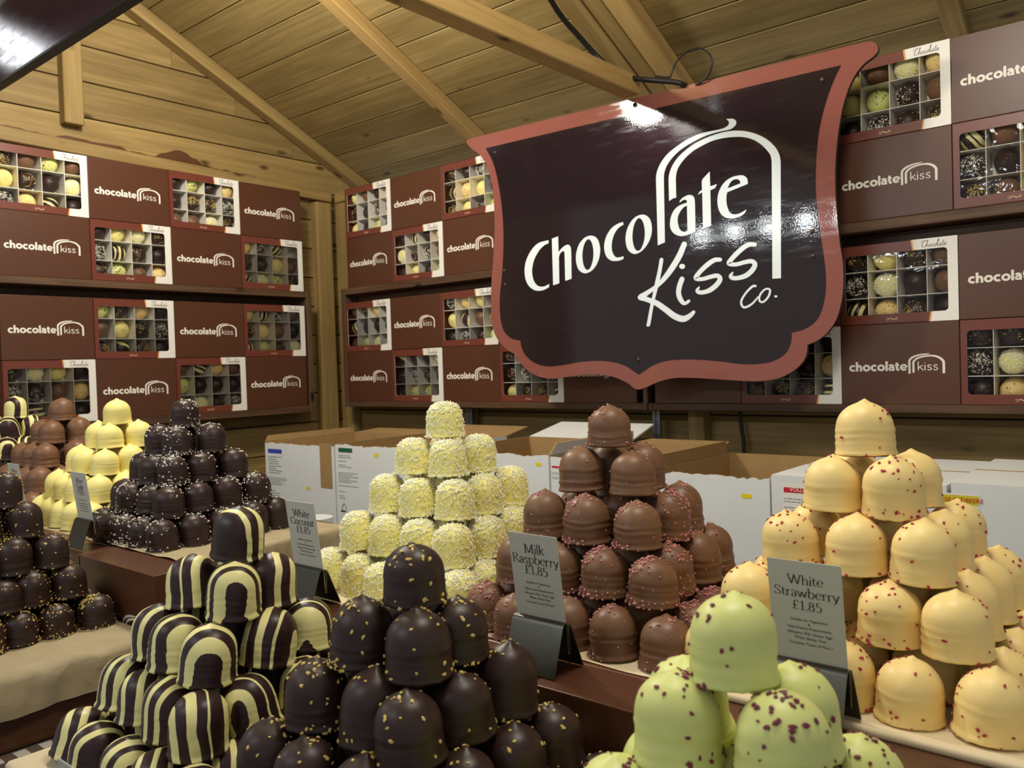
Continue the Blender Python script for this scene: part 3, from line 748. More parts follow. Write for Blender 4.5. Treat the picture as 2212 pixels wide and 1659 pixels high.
PILE_FIT = {
 'coconut': ((-0.8776, 0.8902, -0.0465, 0.0632), {(0,0,0):(-4.1,-2.2), (1,0,0):(-2.1,-0.8), (1,0,1):(-7.3,-1.7), (1,1,0):(-2.0,1.0), (2,0,0):(5.3,-0.2), (2,0,1):(-0.8,-2.2), (2,0,2):(-2.2,1.1), (2,1,0):(3.2,0.9), (2,2,0):(0.4,4.9), (3,0,0):(0.9,-1.0), (3,0,1):(0.4,-0.5), (3,0,2):(-1.3,-0.4), (3,0,3):(-2.1,0.4), (3,1,0):(5.0,1.1), (3,2,0):(-1.0,7.2), (4,0,0):(7.3,1.0), (4,0,2):(-6.2,-3.3), (4,0,3):(2.3,-1.4), (4,0,4):(0.3,0.2), (4,1,0):(0.7,2.8)}),
 'raspberry': ((-0.5667, 0.8718, -0.0465, 0.0602), {(0,0,0):(-9.9,-5.0), (1,0,0):(8.0,-5.2), (1,0,1):(-3.1,-1.5), (1,1,0):(-10.9,2.2), (2,0,0):(1.8,-2.4), (2,0,1):(-6.6,0.7), (2,0,2):(-7.6,1.8), (2,1,0):(7.1,2.2), (2,2,0):(-7.5,3.8), (3,0,0):(6.8,-4.6), (3,0,1):(4.7,0.2), (3,0,2):(2.3,-0.4), (3,1,0):(-2.9,1.0), (3,2,0):(0.2,7.2), (3,3,0):(-11.5,5.4), (4,0,0):(8.4,-3.0), (4,0,1):(5.4,0.4), (4,0,2):(4.7,-2.0), (4,0,3):(-7.6,-10.2), (4,0,4):(3.7,0.3), (4,1,0):(8.4,-0.4), (4,2,0):(4.2,1.9), (4,4,0):(-10.6,7.8)}),
 'strawberry': ((-0.269, 0.8909, -0.0465, 0.0617), {(0,0,0):(-8.2,-0.5), (1,0,0):(-4.0,0.7), (1,0,1):(-1.3,-1.5), (1,1,0):(-2.6,0.3), (2,0,0):(-1.6,0.9), (2,0,1):(0.6,-0.7), (2,0,2):(-1.9,-1.8), (2,1,0):(0.5,-0.5), (2,2,0):(-0.7,0.8), (3,0,0):(2.4,-0.6), (3,0,1):(8.8,-1.8), (3,0,3):(-2.2,-1.8), (3,1,0):(-1.0,3.9), (3,2,0):(-1.3,3.0), (3,3,0):(-0.0,2.6), (4,0,0):(1.4,0.8), (4,0,1):(0.8,-3.0), (4,0,2):(5.8,0.6)}),
 'zebra': ((-0.85, 0.5063, -0.148, 0.06), {(0,0,0):(9.1,0.7), (1,0,0):(13.7,2.7), (1,0,1):(1.7,0.8), (1,1,0):(2.2,-0.2), (2,0,0):(-5.3,1.4), (2,0,1):(-6.7,-0.1), (2,0,2):(4.9,-0.8), (2,1,0):(4.2,0.5), (2,2,0):(-2.5,-1.8), (3,0,0):(-2.9,0.6), (3,0,1):(0.2,2.4), (3,0,2):(1.8,-3.4), (3,0,3):(6.4,-1.1), (3,1,0):(-0.3,1.3), (3,2,0):(-1.3,0.4), (4,0,4):(-3.0,-3.9), (4,0,3):(-8.3,-5.5), (4,0,2):(1.7,-0.6), (4,0,1):(-3.0,-0.5), (4,0,0):(7.9,2.6), (4,1,0):(-16.8,2.5)}),
 'darknut': ((-0.5766, 0.5287, -0.16, 0.0619), {(0,0,0):(3.2,-2.7), (1,0,0):(6.5,-0.1), (1,0,1):(-3.3,1.7), (1,1,0):(-2.4,-3.2), (2,0,0):(-0.5,-0.6), (2,0,1):(9.5,4.3), (2,0,2):(-2.3,0.8), (2,1,0):(-0.5,-3.5), (2,2,0):(-1.8,4.6), (3,0,3):(-4.3,1.1), (3,0,2):(-6.1,-0.1), (3,0,1):(3.2,2.0), (3,1,0):(-1.9,-1.4), (3,2,0):(1.5,-0.8), (3,3,0):(-2.3,-2.8)}),
 'green': ((-0.2517, 0.5262, -0.16, 0.0611), {(0,0,0):(-1.6,-1.6), (1,0,0):(12.5,0.7), (1,0,1):(1.1,1.3), (1,1,0):(0.1,1.7), (1,1,1):(-19.6,-10.9), (2,0,2):(2.6,2.5), (2,2,0):(-0.4,1.3)}),
 'aftereight': ((-1.6021, 0.8693, -0.0465, 0.0622), {(0,0,0):(-2.5,-1.1), (1,0,0):(-4.5,-0.3), (1,0,1):(-6.9,2.3), (1,1,0):(4.6,0.4), (2,0,0):(-0.6,0.6), (2,0,1):(-6.4,-2.2), (2,0,2):(3.7,0.5), (2,1,0):(-4.1,0.9), (2,2,0):(5.1,1.5), (3,0,0):(2.3,-0.5), (3,0,1):(1.2,-2.2), (3,0,2):(-8.1,0.1), (3,0,3):(7.7,1.4), (3,1,0):(1.0,0.3), (3,2,0):(-0.9,3.1), (3,3,0):(4.6,5.1), (4,0,0):(4.6,-0.9), (4,0,1):(-3.5,-1.8), (4,0,2):(-7.1,-2.4), (4,0,3):(-1.8,-4.0), (4,0,4):(7.7,-1.5), (4,1,0):(1.4,-0.9), (4,3,0):(5.4,5.0), (4,4,0):(-2.6,7.0)}),
 'yellow': ((-1.9118, 0.8727, -0.0465, 0.061), {(0,0,0):(0.7,-4.8), (1,0,0):(-1.3,-3.2), (1,0,1):(3.6,0.0), (1,1,0):(4.0,-0.2), (2,0,0):(1.7,-3.6), (2,0,1):(-10.9,-0.2), (2,0,2):(0.5,1.9), (2,1,0):(0.8,2.3), (3,0,0):(3.9,-0.0), (3,0,1):(-9.6,-2.3), (3,0,2):(-7.0,-3.0), (3,0,3):(-2.4,0.9), (3,1,0):(-0.2,1.3), (4,0,0):(5.3,2.0), (4,0,2):(1.0,0.6), (4,0,3):(2.9,0.3), (4,0,4):(6.9,1.6)}),
 'milk': ((-2.2179, 0.8719, -0.0465, 0.061), {(0,0,0):(3.1,-2.2), (1,0,0):(-4.5,-1.5), (1,0,1):(0.3,-0.9), (1,1,0):(1.2,2.6), (2,0,0):(-1.4,-0.1), (2,0,1):(-3.0,-0.7), (2,0,2):(-4.0,-2.9), (2,1,0):(9.1,2.5), (3,0,0):(5.4,0.3), (3,1,0):(-11.7,-1.8), (4,0,0):(5.0,1.7)}),
 'zebraback': ((-2.5234, 0.8791, -0.0465, 0.0607), {(0,0,0):(-2.3,2.4), (1,0,0):(2.5,5.0), (1,1,0):(-3.5,6.4), (2,0,0):(7.8,4.1), (2,1,0):(-3.2,6.0)}),
 'leftnut': ((-1.6124, 0.5199, -0.16, 0.0581), {(0,0,0):(16.0,4.8), (1,1,0):(6.4,4.3), (2,2,0):(6.8,1.2), (2,1,0):(6.5,6.6), (3,3,0):(-6.3,-2.4), (3,2,0):(-9.3,0.1), (3,1,0):(6.8,-6.7), (4,4,0):(-3.0,-2.2), (4,3,0):(-11.6,-3.7), (4,2,0):(-11.4,-3.5)}),
}
# pile: flavour, dome scale, name used in labels
PILES = {
 'coconut': ('coconut', 0.965, 'coconut pile'), 'raspberry': ('raspberry', 0.965, 'raspberry pile'), 'strawberry': ('strawberry', 1.0, 'peach pile'),
 'zebra': ('zebra', 1.02, 'front striped pile'), 'darknut': ('darknut', 1.03, 'front dark nut pile'), 'green': ('green', 1.04, 'green pile'),
 'aftereight': ('dotted', 1.03, 'white-dotted dark pile'), 'yellow': ('yellow', 1.04, 'yellow pile'), 'milk': ('milk', 1.04, 'plain milk pile'),
 'zebraback': ('zebra', 1.04, 'far-left striped pile'), 'leftnut': ('leftnut', 1.02, 'left-edge dark pile')}
ZSPIN = {(0, 0, 0): -0.8, (1, 0, 0): 0.12, (1, 0, 1): 1.35, (1, 1, 0): 1.6, (2, 0, 0): 0.05, (2, 0, 1): 0.25, (2, 0, 2): 0.4, (2, 1, 0): 1.25, (2, 2, 0): 0.05, (3, 0, 0): 1.5, (3, 0, 1): 0.4, (3, 0, 2): 1.15, (3, 0, 3): 0.5, (3, 1, 0): -0.5, (4, 0, 4): 1.4, (4, 0, 3): 0.3, (4, 0, 2): 0.35, (4, 0, 1): 1.5}
TIER = ['top', 'second', 'third', 'fourth', 'bottom']; NTH = ['', 'first', 'second', 'third', 'fourth']
HL = 0.0535; YR = 0.640
FSC = {'zebra': 0.965, 'darknut': 0.9385, 'green': 0.9385, 'leftnut': 0.950}
for pn, (fl, sc, ref) in PILES.items():
    (px, py, pz, ps), tab = PILE_FIT[pn]; fs = FSC.get(pn, 1.0)   # the front piles stand clear of the riser boxes
    px, py, pz, ps, hl, sc = px*fs, py*fs, pz*fs, ps*fs, HL*fs, sc*fs
    rp = random.Random(sum(map(ord, pn))); nv = 0
    for k in range(5):
        for a in range(k+1):
            for b in range(k+1):
                if a > 2 and b > 2: continue                  # the unseen far corner
                du, dz = tab.get((k, a, b), (0, 0))
                z = pz-0.058*fs-k*hl
                x = px-ps*(b-k/2)+du*0.001*fs*rgt0.x; y = py+ps*(a-k/2)+du*0.001*fs*rgt0.y
                s = sc*(1+rp.uniform(-.02, .02)); hs = s*(1+max(-.07, min(.07, dz*0.001/0.058)))
                spin = rp.uniform(0, 2*pi)
                if fl == 'zebra':                             # bands run across the dome; turned so that they show as arches or as stripes
                    look = atan2(-y, -x)
                    spin = look+ZSPIN.get((k, a, b), rp.choice([0.1, -0.4, 0.5, 1.4, 1.7]))+rp.gauss(0, .08)
                tilt = 0.09 if fl == 'zebra' else 0.03
                mw = Matrix.Translation((x, y, z+Z0)) @ Matrix.Rotation(rp.gauss(0, tilt), 4, 'X') @ Matrix.Rotation(rp.gauss(0, tilt), 4, 'Y') @ Matrix.Rotation(spin, 4, 'Z') @ Matrix.Diagonal((s, s, hs, 1))
                if k == 0: pos = 'crowning the top of the %s' % ref
                elif a == 0 and b == 0: pos = 'front corner of %s tier, %s' % (TIER[k], ref)
                elif a == 0: pos = '%s left of front corner, %s tier, %s' % (NTH[b], TIER[k], ref)
                elif b == 0: pos = '%s right of front corner, %s tier, %s' % (NTH[a], TIER[k], ref)
                else: pos = 'behind the front rows of the %s' % ref
                nv = rp.randrange(12)
                dome(fl, nv, mw, '%s marshmallow dome, %s' % (NM[fl], pos), 'marshmallow domes of the '+ref)

# ------------------------------------------------------------------ chocolate boxes on the shelves
def rrect(x0, z0, x1, z1, r, n=5):
    out = []
    for cx, cy, a0 in ((x1-r, z1-r, 0), (x0+r, z1-r, 90), (x0+r, z0+r, 180), (x1-r, z0+r, 270)):
        out += [(cx+r*cos(radians(a0+90*k/n)), cy+r*sin(radians(a0+90*k/n))) for k in range(n+1)]
    return out
g_ = 0.0007
BX0, BX1, BZ0, BZ1 = -BW/2+g_, BW/2-g_, 0.0004, BH-0.0008
WX0, WX1, WZ0, WZ1 = -BW/2+0.040*BW+0.004, -BW/2+0.918*BW, 0.024, 0.174
def closed_mesh():
    bm = bmesh.new(); add_box(bm, (BX0, 0, BZ0), (BX1, BD, BZ1), 0, 0.0012); return bm
def window_mesh():
    bm = bmesh.new(); T = 0.0012
    win = rrect(WX0, WZ0, WX1, WZ1, 0.009)
    ou = [(BX0, BZ0), (BX1, BZ0), (BX1, BZ1), (BX0, BZ1)]
    draw_poly(bm, ou, [win], lambda x, z: Vector((x, 0, z)), 0)
    draw_poly(bm, ou, [win], lambda x, z: Vector((x, T, z)), 1)
    for lp in (win,):
        for i in range(len(lp)):
            p, q = lp[i], lp[(i+1) % len(lp)]
            f = bm.faces.new([bm.verts.new(v) for v in ((p[0], 0, p[1]), (q[0], 0, q[1]), (q[0], T, q[1]), (p[0], T, p[1]))]); f.material_index = 1
    for (lo, hi, mi) in (((BX0, 0.0, BZ0), (BX0+T, BD, BZ1), 0), ((BX1-T, 0.0, BZ0), (BX1, BD, BZ1), 2), ((BX0, 0.0, BZ0), (BX1, BD, BZ0+T), 0), ((BX0, 0.0, BZ1-T), (BX1, BD, BZ1), 0), ((BX0, BD-T, BZ0), (BX1, BD, BZ1), 1)):
        add_box(bm, lo, hi, mi)
    return bm
def band_mesh():
    bm = bmesh.new(); fn = lambda x, z: Vector((x, -0.0003, z)); X = lambda u: -BW/2+u*BW
    r = 0.009
    corner = lambda cx, cz, a0, a1: [(cx+r*cos(radians(a0+(a1-a0)*k/5)), cz+r*sin(radians(a0+(a1-a0)*k/5))) for k in range(6)]
    pts = [(X(.635), BZ1), (X(.645), WZ1)]+[(WX1-r, WZ1)]+corner(WX1-r, WZ1-r, 90, 0)+corner(WX1-r, WZ0+r, 0, -90)+[(X(.785), WZ0), (X(.772), BZ0), (BX1, BZ0), (BX1, BZ1)]
    draw_poly(bm, pts, [], fn, 0)
    fg = lambda x, z: Vector((x, -0.00045, z))
    draw_poly(bm, [(X(.622), BZ1), (X(.638), BZ1), (X(.648), WZ1), (X(.636), WZ1)], [], fg, 1)
    draw_poly(bm, [(X(.776), WZ0), (X(.788), WZ0), (X(.776), BZ0), (X(.760), BZ0)], [], fg, 1)
    return bm
def divider_mesh():
    bm = bmesh.new(); T = 0.0008
    for i in range(1, 4):
        x = BX0+(BX1-BX0)*i/4; add_box(bm, (x-T, 0.004, BZ0+.0014), (x+T, BD-.0015, BZ1-.0014))
    for j in range(1, 3):
        z = BZ0+(BZ1-BZ0)*j/3; add_box(bm, (BX0+.0014, 0.0045, z-T), (BX1-.0014, BD-.0015, z+T))
    return bm
def orn_mesh():
    bm = bmesh.new(); fn = lambda x, z: Vector((x, -0.0004, z)); c = -0.012; z = 0.0115
    draw_stroke(bm, [(c-.013, z-.001, .0006), (c-.010, z-.0032, .0009), (c-.007, z-.001, .0011), (c-.003, z+.002, .0014), (c, z, .0018), (c+.004, z-.0025, .0014), (c+.008, z-.001, .0011), (c+.012, z+.0028, .0009), (c+.0135, z, .0006)], 0, fn, roundcap=False)
    draw_stroke(bm, arc(c-.010, z, .003, .0026, 0, 300, 10), .0008, fn, roundcap=False, n=1)
    draw_stroke(bm, arc(c+.010, z, .003, .0026, 180, 480, 10), .0008, fn, roundcap=False, n=1)
    draw_stroke(bm, [(c-.007, z+.002, .0006), (c, z+.0005, .001), (c+.007, z-.0025, .0006)], 0, fn, roundcap=False)
    return bm
P_CL = obj('chocolate_box', closed_mesh(), M['brown_card'])
P_LG = obj('printed_logo', logo_mesh(), M['logo_white'], P_CL)
P_WB = obj('window_box', window_mesh(), [M['red_card'], M['divider'], M['white_card']])
bm = bmesh.new(); bm.faces.new([bm.verts.new(v) for v in ((WX0-.004, .0016, WZ0-.004), (WX1+.004, .0016, WZ0-.004), (WX1+.004, .0016, WZ1+.004), (WX0-.004, .0016, WZ1+.004))])
P_FM = obj('window_film', bm, M['film'], P_WB)
P_BD = obj('printed_band', band_mesh(), [M['white_card'], M['gold_print']], P_WB); P_BD['label'] = 'white corner band with orange edge'
P_DV = obj('divider_grid', divider_mesh(), M['divider'], P_WB); P_DV['label'] = 'white card dividers'
bm = bmesh.new(); script_word(bm, lambda x, z: Vector((x, -0.0005, z)), -BW/2+0.71*BW, 0.1785, 0.058); P_SC = obj('script_print', bm, M['grey_ink'], P_WB)
P_OR = obj('ornament', orn_mesh(), M['ornament'], P_WB)
USED = {}
def put_box(kind, loc, rz, label, group):
    p = P_CL if kind == 'P' else P_WB
    if not USED.get(kind): o = p; USED[kind] = True
    else:
        o = p.copy(); S.collection.objects.link(o)
        for ch in p.children:
            c = ch.copy(); S.collection.objects.link(c); c.parent = o
    o.location = loc; o.rotation_euler = (0, 0, rz); tag(o, label, 'box', group); return o
CODE = {'g': 'leftnut', 'm': 'milk', 'p': 'green', 'y': 'yellow', 'd': 'dark', 'k': 'coconut', 'c': 'darkcoco', 's': 'strawberry', 'z': 'zebra', 'w': 'dotted'}
ROWN = {'U0': 'top', 'U1': 'second', 'D0': 'third', 'D1': 'bottom'}; CELL = ['first', 'second', 'third', 'fourth']; CR = ['top', 'middle', 'bottom']
def window_box(loc, rz, label, ref, cells):
    put_box('W', loc, rz, label, 'window boxes of assorted domes')
    rb = random.Random(sum(map(ord, label)))
    Rw = Matrix.Rotation(rz, 4, 'Z')
    for j, row in enumerate(cells.split('/')):
        for i, ch in enumerate(row):
            if ch == '.': continue
            cw = (BX1-BX0)/4; chh = (BZ1-BZ0)/3
            fl = CODE[ch]
            s = 1.03+rb.uniform(-.02, .03)
            x = BX0+cw*(i+.5)+rb.uniform(-.003, .003); z = BZ0+chh*(2-j)+0.0016+0.0290*s+rb.uniform(0, .002)
            loc2 = Matrix.Translation(loc) @ Rw @ Matrix.Translation((x, BD-0.0016, z)) @ Matrix.Rotation(pi/2+rb.gauss(0, .03), 4, 'X') @ Matrix.Rotation(rb.uniform(0, 6.28), 4, 'Z') @ Matrix.Diagonal((s, s, s, 1))
            dome(fl, rb.randrange(12), loc2, '%s dome, %s row %s cell, %s' % (NM[fl], CR[j], CELL[i], ref), 'domes inside window boxes', False)
ORD = ['first', 'second', 'third', 'fourth', 'fifth', 'sixth', 'seventh', 'eighth', 'ninth']
zl = {'U0': LT+BH, 'U1': LT, 'D0': LB+BH, 'D1': LB}; zr_ = {'U0': RT+BH, 'U1': RT, 'D0': RB+BH, 'D1': RB}
LEFT = {'U0': ['gmpm/ygdk/cszd', 'P', 'dpds/dggc/mmkg', 'P'], 'U1': ['P', 'dykg/czgd/gpms', 'P', 'scz./gdym/zkpg'],
        'D0': ['P', 'pgsd/mygc/gzgg', 'P', 'yzcm/gymd/zpgk'], 'D1': ['gkyd/cwms/zzmd', 'P', 'mzsm/pddd/dkgc', 'P']}
for rw, cols in LEFT.items():
    for c, kd in enumerate(cols):
        yc = 0.9355+(c+.5)*BW; loc = (XFB, yc, zl[rw]+Z0); n = ORD[3-c]
        if kd == 'P': put_box('P', loc, pi/2, 'closed brown box with white logo, %s from corner, %s row, left wall' % (n, ROWN[rw]), 'closed boxes on the wall shelves')
        else: window_box(loc, pi/2, 'window box of assorted domes, %s from corner, %s row, left wall' % (n, ROWN[rw]), '%s box from corner, %s row, left wall' % (n, ROWN[rw]), kd)
RIGHT = {'U0': ['ymds/gdcm/ydpd', 'P', 'gdcm/zsyd/gywp', 'h', 'h', 'h', 'h', 'ymks/ypwm/dcgg', 'P'],
         'U1': ['P', 'dzds/kgcm/dydp', 'P', 'h', 'h', 'h', 'h', 'P', 'zmkd/cdsm/gmyp'],
         'D0': ['mgsd/zddd/mpkc', 'P', 'csym/yzmg/dcdp', 'h', 'h', 'h', 'h', 'gygm/ckdm/zsgd', 'P'],
         'D1': ['P', 'zgdk/dcgg/gypm', 'P', 'ggdd/gcdd/yggz', 'P', 'P', 'dddd/ddds/mggz', 'P', 'ggmd/ckdy/dspm']}
for rw, cols in RIGHT.items():
    for c, kd in enumerate(cols):
        x0 = (-2.6959 if rw[0] == 'U' else -2.7195)+c*BW+((0.0312 if rw[0] == 'U' else 0.0628) if c >= 5 else 0)
        loc = (x0+BW/2, YFB, zr_[rw]+Z0)
        if c < 5: ref = '%s from corner, %s row, back wall' % (ORD[c], ROWN[rw])
        else: ref = '%s from right, %s row, back wall' % (ORD[8-c], ROWN[rw])
        if kd == 'h': put_box('P', loc, 0, 'closed brown box hidden behind the large shield sign', 'boxes hidden behind the sign')
        elif kd == 'P': put_box('P', loc, 0, 'closed brown box with white logo, '+ref, 'closed boxes on the wall shelves')
        else: window_box(loc, 0, 'window box of assorted domes, '+ref, ref.replace(' from', ' box from'), kd)

# ------------------------------------------------------------------ riser boxes and trays on the counter
for i in range(5):
    put_box('P', (-1.299-BW/2-0.0755*0-i*(BW+0.001), YR, cz+Z0+0.0004), 0, 'closed brown box used as riser, %s from the right end, left display' % ORD[i], 'riser boxes along the counter')
for i in range(4):
    put_box('P', (-0.255-BW/2-(i-1)*(BW+0.001), YR, cz+Z0+0.0004), 0, 'closed brown box used as riser, %s from the right, right display' % ORD[i], 'riser boxes along the counter')
UT = -0.3187                                    # upper tray level
def block(name, x0, x1, y0, y1, zt, m, label, cat):
    bm = bmesh.new(); add_box(bm, (x0, y0, cz+0.0005+Z0), (x1, y1, zt+Z0), 0, 0.002)
    return tag(obj(name, bm, m), label, cat)
block('display_block', -2.80, -1.36, YR+BD+0.002, 1.09, UT-0.0016, M['riser_card'], 'brown block behind the left riser boxes under four marshmallow piles', 'display block')
block('display_block', -1.06, 0.06, YR+BD+0.002, 1.09, UT-0.0016, M['riser_card'], 'brown block behind the right riser boxes under three marshmallow piles', 'display block')
def sheet(name, x0, x1, y0, y1, z, m, label, seed, drop_right=0.0, drop_front=0.0, roll=0.0, amp=0.0012, cat='paper'):
    """a paper sheet that lies flat, hangs over its right or front edge and crumples there"""
    bm = bmesh.new(); nu, nv = 64, 60
    def fn(u, v):
        L = (x1-x0)+drop_right; s = u*L
        Wd = (y1-y0)+drop_front; t = v*Wd-drop_front
        x = x0+min(s, x1-x0); zz = z; y = y0+max(t, 0)
        over = s-(x1-x0)
        if over > 0:
            q = min(over/0.006, 1)*pi/2
            x = x1+0.003*sin(q); zz -= 0.003*(1-cos(q))+max(0, over-0.006)
            wob = noise.noise(Vector((y*13, zz*11, seed)))+0.6*noise.noise(Vector((y*31, zz*27, seed+2)))
            x += 0.013*abs(wob)*min(1, over/0.02)+0.005*over/0.05
            zz += 0.006*noise.noise(Vector((y*11, 1.7, seed)))*min(1, over/0.04)
        if t < 0:
            o2 = -t; q = min(o2/0.010, 1)*pi/2
            y = y0-0.005*sin(q); zz -= 0.005*(1-cos(q))+max(0, o2-0.010)
            y -= 0.005*abs(noise.noise(Vector((x*10, zz*12, seed+4))))*min(1, o2/0.02)
        edge = min(u, 1-u, v, 1-v)
        zz += amp*max(0, noise.noise(Vector((x*16, y*16, seed*3.1))))*(0.25+3*max(0, 0.2-edge))+0.0004
        y += 0.003*noise.noise(Vector((x*14, 3.1, seed)))*(1 if v < 0.04 or v > .96 else 0)
        return Vector((x, y, zz+Z0))
    add_grid(bm, fn, nu, nv)
    if roll:                                    # thick curled lip along the front
        add_tube(bm, [Vector((x0+(x1-x0)*k/12, y0-0.003+0.003*noise.noise(Vector((k*.5, seed, 0))), z+roll*0.7+Z0)) for k in range(13)], roll, 8)
    return tag(obj(name, bm, m), label, cat)
sheet('kraft_paper', -1.80, -1.352, YR+0.072, 1.075, UT, M['kraft'], 'brown kraft paper draped over the block under white-dotted dark pile', 3, drop_right=0.075, amp=0.007)
sheet('kraft_paper', -2.085, -1.745, YR+0.072, 1.06, UT-0.0009, M['kraft'], 'brown kraft paper under the yellow pile', 5)
sheet('kraft_paper', -2.78, -2.03, YR+0.072, 1.06, UT-0.0013, M['kraft'], 'brown kraft paper under the plain milk pile', 6)
sheet('parchment', -1.04, -0.715, YR+0.068, 1.06, UT-0.0004, M['cream_paper'], 'cream paper under the coconut pile', 7)
sheet('parchment', -0.735, -0.415, YR+0.082, 1.05, UT-0.0010, M['cream_paper'], 'cream paper under the raspberry pile', 8)
sheet('parchment', -0.430, 0.050, YR+0.078, 1.06, UT-0.0002, M['cream_paper'], 'cream paper with curled lip under the peach pile', 9, roll=0.0042)
# lower trays in front
FT = -0.4058
cr = tag(empty('display_crate', (-1.8, 0.48, cz+Z0)), 'stained wooden crate under kraft paper carrying the left-edge dark pile', 'crate')
bm = bmesh.new()
board(bm, (-1.305, 0.325, cz+0.0008+Z0), Y3, Z3, X1, 0.305, 0.1052, 0.014, 0, 0.002); kid(obj('side_board', bm, M['crate_wood']), cr)
bm = bmesh.new(); board(bm, (-2.30, 0.325, cz+0.0008+Z0), X1, Z3, Y3, 0.994, 0.1052, 0.014, 0, 0.002); kid(obj('front_board', bm, M['crate_wood']), cr)
bm = bmesh.new(); board(bm, (-2.30, 0.616, cz+0.0008+Z0), X1, Z3, Y3, 0.994, 0.1052, 0.014, 0, 0.002); kid(obj('back_board', bm, M['crate_wood']), cr)
bm = bmesh.new(); board(bm, (-2.30, 0.340, cz+0.1000+Z0), X1, Y3, Z3, 0.994, 0.275, 0.007, 0); kid(obj('lid_board', bm, M['crate_wood']), cr)
sheet('kraft_paper', -2.28, -1.291, 0.318, 0.634, -0.4106, M['kraft'], 'brown kraft paper hanging over the crate edge below left-edge dark pile', 12, drop_right=0.062, amp=0.005)
bm = bmesh.new(); add_box(bm, (-1.284, 0.31, cz+0.0004+Z0), (-1.262, 0.628, cz+0.0016+Z0)); tag(obj('gingham_ribbon', bm, M['gingham']), 'brown and white gingham ribbon along the foot of the wooden crate', 'ribbon')
block('tray_block', -0.985, -0.672, 0.325, 0.636, FT-0.0014, M['riser_card'], 'low block under the front striped pile', 'display block')
block('tray_block', -0.670, -0.392, 0.325, 0.636, FT-0.0014, M['riser_card'], 'low block under the front dark nut pile', 'display block')
block('tray_block', -0.390, -0.080, 0.325, 0.636, FT-0.0014, M['riser_card'], 'low block under the green pile', 'display block')
sheet('parchment', -0.988, -0.674, 0.322, 0.634, FT-0.0002, M['cream_paper'], 'cream paper under the front striped pile', 15, drop_front=0.03)
sheet('parchment', -0.668, -0.394, 0.328, 0.634, FT-0.0002, M['cream_paper'], 'cream paper under the front dark nut pile', 16)
sheet('parchment', -0.386, -0.084, 0.328, 0.634, FT-0.0002, M['cream_paper'], 'cream paper under the green pile', 17)

